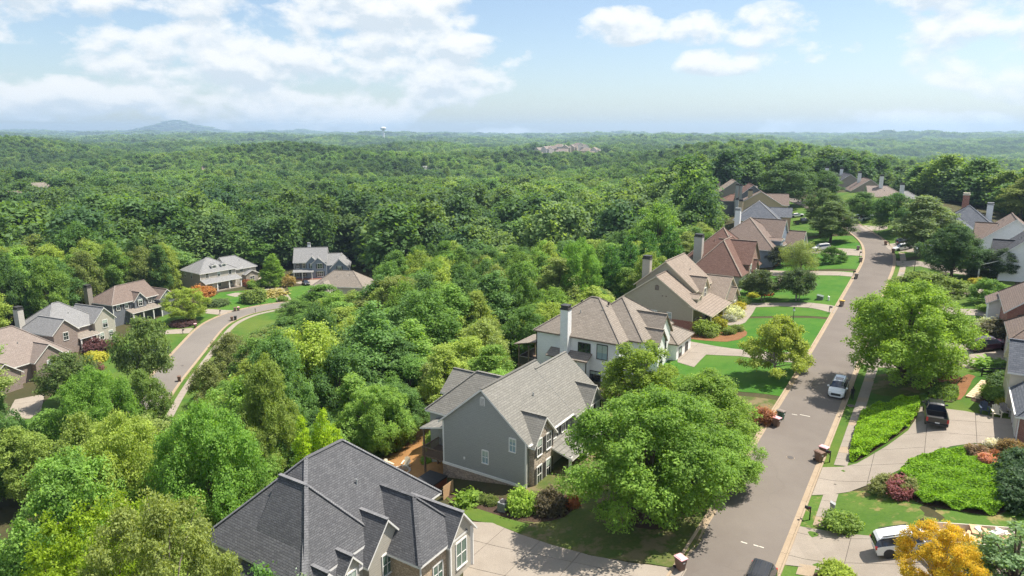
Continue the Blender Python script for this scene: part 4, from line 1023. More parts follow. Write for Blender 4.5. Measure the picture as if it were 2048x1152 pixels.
def shed(parent, x0, x1, y0, y1, z_hi, z_lo, rmat, trim='white_trim', name='porch_roof', dirn='F', th=.16):
    """lean-to roof falling towards the front (F), back (B) or near side (N)"""
    if dirn == 'F': t = [(x0, y0, z_hi), (x1, y0, z_lo), (x1, y1, z_lo), (x0, y1, z_hi)]
    elif dirn == 'B': t = [(x0, y0, z_lo), (x1, y0, z_hi), (x1, y1, z_hi), (x0, y1, z_lo)]
    else: t = [(x0, y0, z_lo), (x1, y0, z_lo), (x1, y1, z_hi), (x0, y1, z_hi)]
    mb = MB(); mb.v = t + [(p[0], p[1], p[2] - th) for p in t]
    mb.f = [(0, 1, 2, 3), (7, 6, 5, 4), (0, 4, 5, 1), (1, 5, 6, 2), (2, 6, 7, 3), (3, 7, 4, 0)]; mb.m = [0, 1, 1, 1, 1, 1]
    return mb.build(name, [rmat, trim], parent)
def column(parent, x, y, z0, z1, w=.26, mat='white_trim'):
    m = MB().box(x - w / 2, x + w / 2, y - w / 2, y + w / 2, z0, z1); m.box(x - w / 2 - .05, x + w / 2 + .05, y - w / 2 - .05, y + w / 2 + .05, z0, z0 + .18); m.box(x - w / 2 - .05, x + w / 2 + .05, y - w / 2 - .05, y + w / 2 + .05, z1 - .15, z1)
    return m.build('column', mat, parent)
def door(parent, d, x, y, z, w, h, mat, name='door', panels=True):
    m = MB().box(-w / 2, w / 2, -.05, .02, 0, h)
    o = m.build(name, mat, parent, (x, y, z), DIRZ[d])
    f = MB().box(-w / 2 - .12, -w / 2, -.08, .02, 0, h + .12).box(w / 2, w / 2 + .12, -.08, .02, 0, h + .12).box(-w / 2, w / 2, -.08, .02, h, h + .12); f.build('frame', 'white_trim', o)
    if name == 'garage_door':
        for r in range(4):
            for c in range(4):
                pw = w / 4; MB().box(-w / 2 + c * pw + .08, -w / 2 + (c + 1) * pw - .08, -.075, -.05, r * h / 4 + .06, (r + 1) * h / 4 - .06).build('panel', mat, o)
    return o
def vent(parent, d, x, y, z, w=.5, h=.8, mat='white_trim'):
    m = MB(); pts = [(-w / 2, -h / 2), (w / 2, -h / 2), (w / 2, h * .2)] + [(math.cos(k * math.pi / 8) * w / 2, h * .2 + math.sin(k * math.pi / 8) * h * .3) for k in range(1, 8)] + [(-w / 2, h * .2)]
    m.poly([(p[0], -.04, p[1]) for p in pts]); 
    for a, b in zip(pts, pts[1:] + pts[:1]): m.poly([(a[0], .02, a[1]), (b[0], .02, b[1]), (b[0], -.04, b[1]), (a[0], -.04, a[1])])
    o = m.build('gable_vent', mat, parent, (x, y, z), DIRZ[d]); s = MB()
    for k in range(6): s.box(-w / 2 + .06, w / 2 - .06, -.06, -.04, -h / 2 + .06 + k * h * .13, -h / 2 + .11 + k * h * .13)
    s.build('louvre', 'grey_wood', o); return o
def gutter(parent, a, b, mat='white_trim'): MB().bar(a, b, .12, .12).build('gutter', mat, parent)
def downpipe(parent, x, y, z0, z1, mat='white_trim'): MB().box(x - .05, x + .05, y - .05, y + .05, z0, z1).build('downpipe', mat, parent)
def roof_vent(parent, x, y, z, mat='grey_metal'):
    MB().box(x - .12, x + .12, y - .12, y + .12, z - .2, z + .3).build('roof_vent', mat, parent)
def a_house(label, u0, v0, z0, name='house', rz=AANG):
    x, y = uvw(u0, v0); h = empty(name, (x, y, z0), rz); tag(h, label, 'house'); return h

# dark shingle roof in the foreground
h = a_house('stone and grey-siding house with big dark shingle roof in the foreground', 34, -39, -.6); O = lambda u, v: (v + 39, u - 34)
def AM(h, u0, v0, zz, v_0, v_1, u_0, u_1, zb, zw, *a, **k): return mass(h, v_0 - v0, v_1 - v0, u_0 - u0, u_1 - u0, zb - zz, zw - zz, *a, **k)
D1 = (h, 34, -39, -.6)
AM(*D1, -45.1, -34.5, 27.6, 42.0, -6, 5.0, 'y', 'hip', 'hip', 1.0, 'dark_shingle', 'warm_siding', capmat='ridge_grey')
AM(*D1, -40.5, -33.9, 27.2, 35.0, -4, 4.1, 'x', 'gable', 'hip', 1.36, 'dark_shingle', 'warm_siding', capmat='ridge_grey')
AM(*D1, -39.5, -33.3, 32.6, 36.5, -4, 4.0, 'x', 'gable', 'gable', 1.2, 'dark_shingle', 'warm_siding', capmat='ridge_grey', base=(1.6, 'tan_stone'))
AM(*D1, -38.5, -30.3, 34.9, 40.0, -4, 3.9, 'x', 'gable', 'hip', 1.18, 'dark_shingle', 'tan_stone')
AM(*D1, -36, -29.9, 38.15, 41.0, -4, 3.75, 'x', 'gable', 'gable', 1.22, 'dark_shingle', 'warm_siding', capmat='ridge_grey', base=(-.2, 'red_brick'), corner='white_trim')
for u in (28.6, 30.9): AM(*D1, -36.0, -33.35, u - .75, u + .75, 2.5, 4.35, 'x', 'gable', 'gable', 1.2, 'dark_shingle', 'warm_siding', capmat='ridge_grey', o=.2, og=.25)
AM(*D1, -47.5, -42.5, 37.5, 42.5, -6, 4.4, 'x', 'hip', 'gable', 1.0, 'dark_shingle', 'warm_siding', capmat='ridge_grey')
def aw(D, d, u, v, z, w, hh, **k): return window(D[0], d, v - D[2], u - D[1], z - D[3], w, hh, **k)
aw(D1, 'F', 34.55, -33.3, 2.6, 1.0, 1.7, pane='green_glass'); aw(D1, 'F', 39.55, -29.9, 1.9, 1.3, 2.2, pane='green_glass', mull=1); aw(D1, 'F', 37.0, -30.3, 1.4, 1.1, 1.6, pane='green_glass', mull=1)
aw(D1, 'F', 30.9, -33.35, 3.4, .8, 1.2, pane='green_glass'); aw(D1, 'F', 28.6, -33.35, 3.4, .8, 1.2, pane='green_glass')
downpipe(h, -29.8 + 39, 41.05 - 34, -.3, 4.3); downpipe(h, -30.2 + 39, 34.85 - 34, -.3, 4.3)

# grey house with the open gable end
h = a_house('two-storey grey siding house with stone base and pale grey roof', 60, -38, -.7); D2 = (h, 60, -38, -.7)
AM(*D2, -43.3, -32.7, 54.4, 65.0, -.6, 5.0, 'y', 'gable', 'gable', .84, 'grey_shingle', 'grey_siding', corner='white_trim')
MB().box(-43.35 + 38, -32.65 + 38, 54.36 - 60, 65.0 - 60, -4.5, .55).build('base_course', 'brown_stone', h)
MB().box(-43.38 + 38, -32.62 + 38, 54.33 - 60, 54.5 - 60, .5, .78).build('water_table', 'white_trim', h)
AM(*D2, -42.3, -32.3, 64.2, 71.0, -3, 4.7, 'y', 'gable', 'gable', .84, 'grey_shingle', 'grey_siding')
AM(*D2, -36.5, -32.1, 55.0, 59.0, -2.5, 4.7, 'x', 'gable', 'gable', 1.05, 'grey_shingle', 'stone')
AM(*D2, -36.0, -31.9, 66.6, 70.4, -2.5, 4.4, 'x', 'gable', 'gable', 1.1, 'grey_shingle', 'grey_siding')
AM(*D2, -48.0, -40.5, 58.0, 66.0, -8, 4.1, 'x', 'hip', 'gable', .95, 'grey_shingle', 'grey_siding')
AM(*D2, -50.6, -46.5, 64.0, 69.0, -8, 3.7, 'x', 'gable', 'gable', .8, 'grey_shingle', 'grey_siding')
shed(h, -33.5 + 38, -29.6 + 38, 58.6 - 60, 70.5 - 60, 3.9, 2.75, 'grey_shingle')
for u in (58.9, 62.8, 66.5, 70.2): column(h, -30.0 + 38, u - 60, 0, 2.9)
MB().box(-33 + 38, -29.7 + 38, 58.5 - 60, 70.4 - 60, -2.5, .15).build('porch_floor', 'red_brick', h)
for z, pn in ((4.15, 'pale_glass'),): aw(D2, 'N', 0, 0, 0, .1, .1) if 0 else None
aw(D2, 'N', 54.4, -34.3, 4.2, .72, 1.35, pane='pale_glass'); aw(D2, 'N', 54.4, -37.7, 2.0, .72, 1.35, pane='pale_glass'); vent(h, 'N', -38 + 38, 54.4 - 60, 8.2 + .7, .6, 1.0)
for u in (56.0, 57.9):
    aw(D2, 'F', u, -32.1, 3.9, .9, 1.7, shutters='dark_trim'); aw(D2, 'F', u, -32.1, .9, .9, 1.8, shutters='dark_trim')
for u in (60.1, 62.3): aw(D2, 'F', u, -32.7, 3.9, .85, 1.5, shutters='dark_trim')
for u in (67.6, 69.3): aw(D2, 'F', u, -31.9, 3.6, .8, 1.5, shutters='dark_trim')
MB().box(-.09, .09, -.12, 0, -.12, .12).build('wall_lamp', 'white_trim', h, (-40.4 + 38, 54.4 - 60, 1.9)); MB().box(-.06, .06, -.1, 0, -.06, .06).build('wall_outlet', 'grey_metal', h, (-37.3 + 38, 54.4 - 60, 4.4))
gutter(h, (-32.2 + 38, 54.2 - 60, 5.35), (-32.2 + 38, 65 - 60, 5.35)); downpipe(h, -32.62 + 38, 54.34 - 60, -.8, 5.2)
# its timber deck at the back
dk = MB().box(-46.8 + 38, -43.3 + 38, 55 - 60, 60 - 60, .2, .38)
for xx in (-46.6, -43.6):
    for u in (55.2, 57.5, 59.8): dk.box(xx + 38 - .09, xx + 38 + .09, u - 60 - .09, u - 60 + .09, -8, .2)
dk.build('deck', 'deck_wood', h)
rl = MB()
for u in np.arange(55.0, 60.01, .18): rl.box(-46.75 + 38 - .03, -46.75 + 38 + .03, u - 60 - .03, u - 60 + .03, .38, 1.3)
for xx in np.arange(-46.7, -43.4, .18): rl.box(xx + 38 - .03, xx + 38 + .03, 55.05 - 60 - .03, 55.05 - 60 + .03, .38, 1.3)
rl.box(-46.82 + 38, -46.68 + 38, 55 - 60, 60 - 60, 1.3, 1.37); rl.box(-46.8 + 38, -43.4 + 38, 54.98 - 60, 55.12 - 60, 1.3, 1.37); rl.build('railing', 'deck_wood', h)
shed(h, -46.9 + 38, -43.2 + 38, 54.8 - 60, 60.2 - 60, 4.6, 3.7, 'grey_shingle', dirn='B')
for u in (55.1, 59.9): column(h, -46.6 + 38, u - 60, .38, 3.6, .16, 'deck_wood')

# white house with the tall chimney
h = a_house('white two-storey house with tall siding chimney and tan roof', 95, -43, .4); D3 = (h, 95, -43, .4)
tk = dict(trim='brown_trim')
AM(*D3, -50.6, -37.0, 87.2, 99.5, -6, 6.1, 'x', 'hip', 'hip', .72, 'tan_shingle', 'white_siding', **tk)
AM(*D3, -46.0, -34.6, 90.0, 102.0, -6, 6.1, 'y', 'hip', 'hip', .78, 'tan_shingle', 'white_siding', **tk)
AM(*D3, -41, -33.4, 93.4, 98.4, -3, 6.0, 'x', 'gable', 'gable', 1.1, 'tan_shingle', 'white_siding', **tk)
AM(*D3, -40, -33.0, 92.2, 95.0, -3, 5.4, 'x', 'gable', 'gable', 1.1, 'tan_shingle', 'white_siding', **tk)
AM(*D3, -38, -32.2, 98.2, 105.2, -3, 3.9, 'x', 'gable', 'hip', .55, 'tan_shingle', 'white_siding', **tk)
MB().box(-47.6 + 43, -41.6 + 43, 86.0 - 95, 87.3 - 95, -6, 2.4).build('side_bay', 'white_siding', h)
shed(h, -48.1 + 43, -41.2 + 43, 85.5 - 95, 87.3 - 95, 3.35, 2.45, 'tan_shingle', 'brown_trim', 'bay_roof', 'N')
MB().box(-47.66 + 43, -41.54 + 43, 85.94 - 95, 86.2 - 95, -6, -.6).build('base_course', 'red_brick', h)
MB().box(-41.65 + 43, -41.53 + 43, 85.93 - 95, 86.05 - 95, -.6, 2.3).build('corner_board', 'dark_trim', h); MB().box(-50.68 + 43, -50.56 + 43, 87.12 - 95, 87.24 - 95, -3, 5.5).build('corner_board', 'dark_trim', h)
chimney(h, -45.4 + 43, 86.75 - 95, 1.25, 1.15, -6, 9.6, 'white_siding', 'dark_trim')
aw(D3, 'N', 87.2, -42.5, 4.2, 1.9, 1.7, frame='dark_trim', mull=2); aw(D3, 'N', 87.2, -39.6, 4.2, 1.6, 2.1, frame='dark_trim', pane='pale_glass', cross=False); aw(D3, 'N', 87.2, -40.6, .2, 1.6, 1.7, frame='dark_trim')
aw(D3, 'F', 95.9, -33.4, 4.3, 1.5, 1.8, frame='dark_trim'); aw(D3, 'F', 93.5, -33.0, 1.4, 1.2, 1.6, frame='dark_trim')
for u in (100, 103): aw(D3, 'F', u, -32.2, 1.9, 1.1, 1.7, frame='dark_trim')
for v, u in ((-45.6, 92.4), (-43.6, 92.8), (-41.5, 93.2)): roof_vent(h, v + 43, u - 95, 9.55, 'dark_trim')
# its screened porch
MB().box(-54.4 + 43, -50.6 + 43, 87.6 - 95, 93 - 95, -1.0, -.7).build('porch_floor', 'deck_wood', h)
shed(h, -54.8 + 43, -50.5 + 43, 87.2 - 95, 93.4 - 95, 3.6, 2.6, 'tan_shingle', 'brown_trim', dirn='B')
for xx in (-54.2, -52.4, -50.8):
    for u in (87.8, 92.8): column(h, xx + 43, u - 95, -5, 2.5, .2, 'brown_trim')
s = MB().box(-54.25 + 43, -50.8 + 43, 87.75 - 95, 87.8 - 95, -.7, .5); s.box(-54.25 + 43, -54.2 + 43, 87.8 - 95, 92.8 - 95, -.7, .5); s.build('knee_wall', 'dark_trim', h)
s = MB().box(-54.2 + 43, -50.8 + 43, 87.72 - 95, 87.85 - 95, .5, .6); s.box(-54.28 + 43, -54.16 + 43, 87.8 - 95, 92.8 - 95, .5, .6); s.build('rail', 'grey_wood', h)

# beige house with brick base
h = a_house('beige gabled house with red brick base and wraparound porch', 122, -42, 1.0); D4 = (h, 122, -42, 1.0); tk = dict(trim='cream_trim')
AM(*D4, -49.2, -35.2, 115.3, 121.5, -4, 5.4, 'y', 'gable', 'gable', .70, 'peach_shingle', 'beige_siding', corner='cream_trim', **tk)
MB().box(-49.25 + 42, -35.15 + 42, 115.25 - 122, 121.5 - 122, -5, 1.9).build('base_course', 'red_brick', h)
AM(*D4, -48.2, -36.8, 120.8, 131, -4, 7.4, 'y', 'gable', 'gable', .82, 'peach_shingle', 'beige_siding', **tk)
AM(*D4, -41, -35.9, 122.2, 126.2, -4, 7.2, 'x', 'gable', 'gable', 1.0, 'peach_shingle', 'beige_siding', **tk)
AM(*D4, -40, -33.2, 127.0, 137.0, -3, 4.6, 'x', 'gable', 'gable', .72, 'peach_shingle', 'olive_siding', **tk)
AM(*D4, -37, -32.4, 130.4, 135.0, -3, 4.3, 'x', 'gable', 'gable', .8, 'peach_shingle', 'olive_siding', **tk)
AM(*D4, -38.2, -35.4, 118.2, 120.6, 3, 6.4, 'x', 'gable', 'gable', .35, 'peach_shingle', 'beige_siding', og=.25, o=.25, **tk)
shed(h, -36.0 + 42, -31.7 + 42, 115.0 - 122, 127.5 - 122, 4.75, 3.35, 'peach_shingle', 'cream_trim')
for u in (115.4, 119.3, 123.2, 127.0): column(h, -32.0 + 42, u - 122, -.2, 3.3, .22, 'cream_trim')
MB().box(-35.2 + 42, -31.8 + 42, 115.2 - 122, 127.3 - 122, -3, -.1).build('porch_floor', 'red_brick', h)
chimney(h, -47.0 + 42, 123.0 - 122, 1.5, 1.2, 0, 10.9, 'warm_siding', 'dark_trim'); vent(h, 'N', -42 + 42, 115.3 - 122, 7.3, .75, 1.0, 'brown_trim')
aw(D4, 'N', 115.3, -42.5, 3.4, 1.3, 1.1, pane='pale_glass'); aw(D4, 'N', 115.3, -39.5, 3.2, .75, 1.5, pane='pale_glass')
for v in (-40.9, -40.2): MB().box(-.1, .1, -.1, 0, -.1, .1).build('soffit_vent', 'brown_trim', h, (v + 42, 115.3 - 122, 5.9))
aw(D4, 'F', 124.2, -35.9, 6.4, 1.1, 1.6); aw(D4, 'F', 132.7, -32.4, 2.6, 1.2, 1.8)
for u in (117.4, 121.5): aw(D4, 'F', u, -35.2, 2.2, 1.1, 1.7)

# red-roofed house
h = a_house('pale house with steep red-brown hip roof and white chimney', 158, -43, 2.8); D5 = (h, 158, -43, 2.8)
ck = dict(trim='brown_trim', capmat='peach_shingle')
AM(*D5, -50.0, -37.5, 156.6, 170, -4, 7.2, 'x', 'hip', 'hip', .95, 'red_shingle', 'pale_siding', **ck)
AM(*D5, -46.5, -35.4, 148.2, 166, -3, 5.7, 'y', 'hip', 'hip', 1.12, 'red_shingle', 'pale_siding', **ck)
AM(*D5, -43.0, -35.0, 153.8, 162.6, -3, 7.3, 'x', 'gable', 'gable', .98, 'red_shingle', 'dark_brick', **ck)
AM(*D5, -41.0, -34.4, 156.0, 159.4, -3, 5.6, 'x', 'gable', 'gable', 1.2, 'red_shingle', 'dark_brick', **ck)
chimney(h, -47.4 + 43, 156.6 - 158, 1.9, 1.5, 0, 9.2, 'pale_siding', 'dark_trim')
for u in (155.2, 160.6): aw(D5, 'F', u, -35.0, 5.9, 1.1, 1.9)
aw(D5, 'F', 157.7, -34.4, 4.6, 1.3, 1.7)
MB().box(-36 + 43, -33.6 + 43, 160 - 158, 164 - 158, -3, 1.0).build('front_steps', 'dark_brick', h)

# blue-grey house behind it
h = a_house('blue-grey house with brown hip roof and dormer', 188, -42, 4.2); D6 = (h, 188, -42, 4.2)
AM(*D6, -51.0, -34.6, 176.6, 194, -3, 7.2, 'y', 'hip', 'hip', .80, 'brown_shingle', 'blue_siding', capmat='tan_shingle')
AM(*D6, -43.0, -34.8, 185, 194, -3, 9.2, 'x', 'gable', 'gable', .90, 'brown_shingle', 'blue_siding', capmat='tan_shingle')
AM(*D6, -38.0, -34.0, 181.4, 184.4, 4, 8.9, 'x', 'gable', 'gable', .25, 'brown_shingle', 'blue_siding')
AM(*D6, -39.0, -30.5, 190, 198, -3, 6.6, 'x', 'gable', 'gable', .85, 'brown_shingle', 'blue_siding')
chimney(h, -48 + 42, 193 - 188, 1.4, 1.2, 2, 10.6, 'white_siding', 'grey_metal'); roof_vent(h, -44.5 + 42, 182 - 188, 7.2)
aw(D6, 'F', 182.9, -34.0, 8.0, 1.0, 1.2); aw(D6, 'F', 188, -34.8, 7.4, 1.1, 1.6); aw(D6, 'F', 194, -30.5, 5.4, 1.4, 1.5); aw(D6, 'N', 176.6, -40, 6.0, 1.1, 1.5)

# farther houses along the left of the street, turned with it
def far_house(label, px, py, z_ref, z0, rz, masses, chim=(), wins=(), dz=0):
    """px, py: photo pixel of the main ridge's near end at height z_ref"""
    r = ray(px, py); t = (z_ref - CAM_Z) / r[2]; x, y = r[0] * t, r[1] * t
    h = empty('house', (x, y, z0), rz); tag(h, label, 'house')
    for mm in masses:
        a, k = (mm[:-1], mm[-1]) if isinstance(mm[-1], dict) else (mm, {})
        mass(h, *a, **k)
    for c in chim: chimney(h, *c)
    for w in wins: window(h, *w[:6], **(w[6] if len(w) > 6 else {}))
    return h
RA = R(-10)
far_house('house with dark slate-blue hip roof and tan walls', 1517, 406, 15.0, 5.0, R(-22), [(-6.5, 6.5, -2, 12, -3, 5.0, 'y', 'hip', 'hip', .78, 'blue_shingle', 'tan_siding', dict(capmat='silver_shingle')), (-2, 9.5, 6, 14, -3, 5.6, 'x', 'gable', 'gable', .55, 'blue_shingle', 'tan_siding')],
          [(-5.6, 9, 1.3, 1.3, 0, 9.6, 'tan_siding'), (-6.4, 3, .9, .9, 0, 10.5, 'grey_siding')], [('N', -2, -2, 3.2, 1, 1.5)])
far_house('brown-roofed house with tan siding beside the far bend', 1525, 388, 15.0, 5.8, R(-16), [(-7.5, 6.5, 0, 11, -3, 5.6, 'y', 'gable', 'hip', .62, 'brown_shingle', 'tan_siding'), (-2, 9.0, 2, 11, -3, 5.4, 'x', 'gable', 'gable', .75, 'brown_shingle', 'tan_siding')],
          [(-4.0, 1.0, 1.5, 1.3, 0, 10.2, 'tan_siding')], [('N', 2, 0, 3.0, 1, 1.5), ('F', 9, 6.5, 3, 1.3, 1.6)])
far_house('grey-blue gabled house with red-brown roof', 1507, 376, 15.0, 6.2, RA, [(-6, 6, 0, 12, -3, 5.0, 'y', 'gable', 'gable', .80, 'red_shingle', 'slate_siding'), (-1, 10, 5, 12, -3, 4.8, 'x', 'gable', 'gable', .7, 'red_shingle', 'slate_siding'), (-11, -5, 2, 9, -3, 3.6, 'x', 'hip', 'gable', .6, 'red_shingle', 'slate_siding')],
          [(-6.2, -.5, 1.2, 1.2, -1, 9.8, 'grey_siding'), (-4.8, -.6, 1.0, 1.1, 0, 9.6, 'grey_siding')])
far_house('taupe house with peach roof and back deck', 1471, 367, 15.0, 6.2, RA, [(-6.5, 6.5, 0, 13, -3, 5.0, 'y', 'gable', 'gable', .72, 'peach_shingle', 'taupe_siding'), (0, 10, 4, 12, -3, 4.6, 'x', 'gable', 'gable', .65, 'tan_shingle', 'taupe_siding')], [(-5.8, 9, 1.2, 1.2, 0, 9, 'taupe_siding')], [('N', -2.5, 0, 2.6, 1.1, 1.5), ('N', 2.5, 0, 2.6, 1.1, 1.5)])
far_house('tan house half hidden by trees with slate roof wing', 1450, 352, 15.5, 6.4, RA, [(-5, 5, 0, 12, -3, 5.4, 'y', 'gable', 'gable', .85, 'brown_shingle', 'tan_siding'), (0, 9, 3, 10, -3, 4.2, 'x', 'gable', 'gable', .7, 'blue_shingle', 'tan_siding')])
far_house('big house with pale peach roofs on the wooded rise', 1432, 331, 16.5, 7.0, R(-6), [(-9, 9, 0, 14, -3, 5.2, 'x', 'hip', 'hip', .65, 'pink_shingle', 'white_siding'), (-4, 3, -5, 8, -3, 4.4, 'y', 'hip', 'hip', .8, 'peach_shingle', 'pale_siding')], [(4, 6, 1.3, 1.2, 4, 11.5, 'pale_siding')])
far_house('peach-roofed house beyond the massive dark tree', 1612, 334, 17.5, 7.4, R(-6), [(-8, 8, 0, 14, -3, 5.2, 'x', 'hip', 'hip', .65, 'peach_shingle', 'tan_siding'), (0, 8, -4, 8, -3, 4.6, 'y', 'gable', 'hip', .8, 'pink_shingle', 'tan_siding')], [(5, 6, 1.3, 1.2, 4, 11, 'pale_siding')])
# gabled row across the street
row = dict(trim='white_trim')
far_house('grey gabled house with charcoal roof and white chimney', 1701, 352, 16.4, 8.0, R(-14), [(-6.5, 6.5, 0, 14, -4, 4.4, 'y', 'gable', 'gable', .72, 'char_shingle', 'taupe_siding', row)], [(-1.4, 13.4, 1.3, 1.2, 2, 11.0, 'white_siding')])
far_house('small charcoal-roofed gable house last of the grey row', 1674, 347, 16.8, 8.4, R(-14), [(-5.5, 5.5, 0, 12, -4, 4.4, 'y', 'gable', 'gable', .76, 'char_shingle', 'taupe_siding', row)], [(-3.6, 6, 1.6, 1.3, 2, 10.8, 'white_siding')])
far_house('grey gabled house with brown roof and white chimney', 1741, 363, 16.2, 8.0, R(-16), [(-6.8, 6.8, 0, 14, -4, 4.2, 'y', 'gable', 'gable', .70, 'brown_shingle', 'taupe_siding', row)], [(-2.6, 9.4, 1.3, 1.2, 2, 11.2, 'white_siding')])
far_house('grey house with rosy brown hip roof and white chimney', 1786, 374, 15.4, 7.8, R(-18), [(-8, 6, 0, 14, -4, 3.4, 'x', 'gable', 'hip', .58, 'pink_shingle', 'taupe_siding', row)], [(-3.2, 6, 1.3, 1.2, 2, 11.4, 'white_siding')])
far_house('low pale-roofed house with white chimney among dark trees', 1818, 383, 14.4, 7.4, R(-18), [(-6, 6, 0, 11, -4, 3.4, 'x', 'hip', 'hip', .6, 'silver_shingle', 'pale_siding', row)], [(-1.6, 4, 1.4, 1.2, 2, 9.2, 'white_siding')])
far_house('house with blue-grey hip roof and brick chimney behind the maple', 1937, 412, 16.6, 7.2, AANG, [(-6.5, 7, -6, 8, -4, 4.0, 'y', 'hip', 'hip', .8, 'blue_shingle', 'pale_siding'), (-6, 2, -11, -1, -4, 3.8, 'y', 'gable', 'hip', .7, 'blue_shingle', 'pale_siding'), (-1, 6, 6, 16, -4, 4.4, 'y', 'hip', 'hip', .8, 'tan_shingle', 'pale_siding')],
          [(-.5, 12, 1.6, 1.3, 2, 11.4, 'red_brick', 'cream_trim'), (5.0, 4, 1.4, 1.2, 2, 9.6, 'white_siding', 'grey_metal')])

# houses on the high side of the street
def r_house(label, u0, v0, z0): return a_house(label, u0, v0, z0)
h = r_house('white gabled house with brown roof on the high side', 184, 14, 8.2); D = (h, 184, 14, 8.2)
AM(*D, 7.2, 19, 176, 190, 4, 13.0, 'y', 'gable', 'gable', .82, 'brown_shingle', 'white_siding', corner='white_trim'); AM(*D, 6.6, 13, 182, 190, 4, 12.6, 'x', 'gable', 'gable', .8, 'brown_shingle', 'taupe_siding')
aw(D, 'N', 176, 10, 10.5, 1.1, 1.6); aw(D, 'N', 176, 15.5, 10.5, 1.1, 1.6); aw(D, 'B', 178.5, 7.2, 11.6, 1.1, 1.6)
h = r_house('white house with steep charcoal roof and columned porch', 162, 14, 8.0); D = (h, 162, 14, 8.0)
AM(*D, 10.0, 21, 154.5, 166, 4, 13.2, 'y', 'gable', 'gable', .9, 'char_shingle', 'white_siding'); AM(*D, 9.0, 15, 158.5, 163.5, 4, 13.0, 'x', 'gable', 'gable', .9, 'char_shingle', 'white_siding')
shed(h, 6.6 - 14, 10.2 - 14, 154.5 - 162, 167 - 162, 4.4, 3.0, 'char_shingle', dirn='B')
for u in (155, 158.5, 162.5, 166.5): column(h, 7.0 - 14, u - 162, -1, 3.0)
MB().box(6.8 - 14, 10 - 14, 154.6 - 162, 166.8 - 162, -3, .1).build('porch_floor', 'concrete', h)
AM(*D, 6.8, 12, 166.5, 172, 4, 10.6, 'x', 'hip', 'gable', .7, 'char_shingle', 'white_siding')
for u in (157, 164.6): aw(D, 'B', u, 10.0, 11.4, 1.0, 1.7)
aw(D, 'B', 161, 9.0, 11.6, 1.1, 1.7)
h = r_house('brick house with mottled brown roof on the high side', 124, 13, 7.4); D = (h, 124, 13, 7.4)
AM(*D, 9.0, 20, 112.5, 127, 3, 11.6, 'y', 'gable', 'hip', .85, 'brown_shingle', 'red_brick'); AM(*D, 7.5, 12, 124, 129, 3, 10.2, 'y', 'gable', 'gable', .6, 'brown_shingle', 'white_siding')
AM(*D, 9.6, 17, 107.0, 113.0, 3, 10.4, 'y', 'gable', 'gable', .4, 'brown_shingle', 'pale_siding')
column(h, 7.8 - 13, 125 - 124, -1, 2.6); column(h, 7.8 - 13, 128.6 - 124, -1, 2.6)
h = r_house('brick and siding house with brown roof beside the purple car', 102, 14, 7.0); D = (h, 102, 14, 7.0)
AM(*D, 8.8, 20, 98.4, 107.2, 3, 11.4, 'x', 'hip', 'gable', .8, 'brown_shingle', 'dark_brick'); AM(*D, 10.6, 20, 104, 112, 3, 11.2, 'x', 'hip', 'gable', .6, 'char_shingle', 'pale_siding')
for u in (100.6, 104.0): door(h, 'B', 8.8 - 14, u - 102, .35, 2.5, 2.3, 'garage_door', 'garage_door')
downpipe(h, 8.72 - 14, 98.3 - 102, -1, 4.3)
h = r_house('brick house with grey roof and garage beside the black pickup', 82, 13, 5.6); D = (h, 82, 13, 5.6)
AM(*D, 8.4, 20, 76.6, 88.2, 1, 9.4, 'x', 'hip', 'gable', .85, 'blue_shingle', 'red_brick'); AM(*D, 7.9, 14, 85.0, 90.6, 1, 11.2, 'x', 'gable', 'gable', .85, 'blue_shingle', 'cream_trim')
for u in (79.4, 83.2): door(h, 'B', 8.4 - 13, u - 82, .35, 2.6, 2.3, 'garage_door', 'garage_door')
downpipe(h, 8.32 - 13, 76.5 - 82, -1, 3.7); gutter(h, (7.95 - 13, 76.3 - 82, 3.6), (7.95 - 13, 88 - 82, 3.6))

# houses on the side street
def l_house(label, x, y, z0, rz): h = empty('house', (x, y, z0), rz); tag(h, label, 'house'); return h
h = l_house('pale blue two-storey house with shutters and covered porch', -70.5, 234.5, -14, R(-80)) # front (+x) turned to the camera
mass(h, -10, 0, -5.5, 5.5, -3, 6.0, 'y', 'gable', 'gable', .82, 'silver_shingle', 'blue_siding', corner='white_trim'); mass(h, -6, .5, -1.2, 2.6, 0, 5.8, 'x', 'gable', 'gable', 1.0, 'silver_shingle', 'blue_siding'); mass(h, -7, .9, .6, 5.0, 0, 5.4, 'x', 'gable', 'gable', .9, 'silver_shingle', 'blue_siding')
mass(h, -12, 1.5, 7.0, 13.0, -3, 3.8, 'x', 'gable', 'gable', .95, 'silver_shingle', 'blue_siding'); mass(h, -10, -1, 5.0, 10.0, -3, 4.6, 'y', 'gable', 'gable', .7, 'silver_shingle', 'blue_siding')
shed(h, -.1, 2.4, -5.8, 1.2, 3.5, 2.8, 'silver_shingle'); 
for yy in (-5.4, -2.6, 0.6): column(h, 2.1, yy, -.5, 2.8)
MB().box(0, 2.4, -5.6, 5.2, -2, .2).build('porch_floor', 'red_brick', h); door(h, 'F', .03, .2, .2, 1.6, 2.2, 'door_wood')
for yy in (-4.3, -2.2): window(h, 'F', 0, yy, 4.6, .95, 1.6, shutters='dark_trim'); window(h, 'F', 0, yy, 1.6, .95, 1.7, shutters='dark_trim')
window(h, 'F', .5, .6, 4.6, 1.0, 1.6, shutters='dark_trim'); window(h, 'F', .9, 3.3, 4.5, 1.6, 1.6, shutters='dark_trim', mull=1); window(h, 'F', .9, 3.3, 1.7, 2.0, 1.8, shutters='dark_trim', mull=2); window(h, 'F', 1.5, 10, 3.6, 1.1, 1.5, shutters='dark_trim')
chimney(h, -8.6, -1.0, 1.0, 1.0, 5, 10.8, 'white_siding', 'grey_metal')
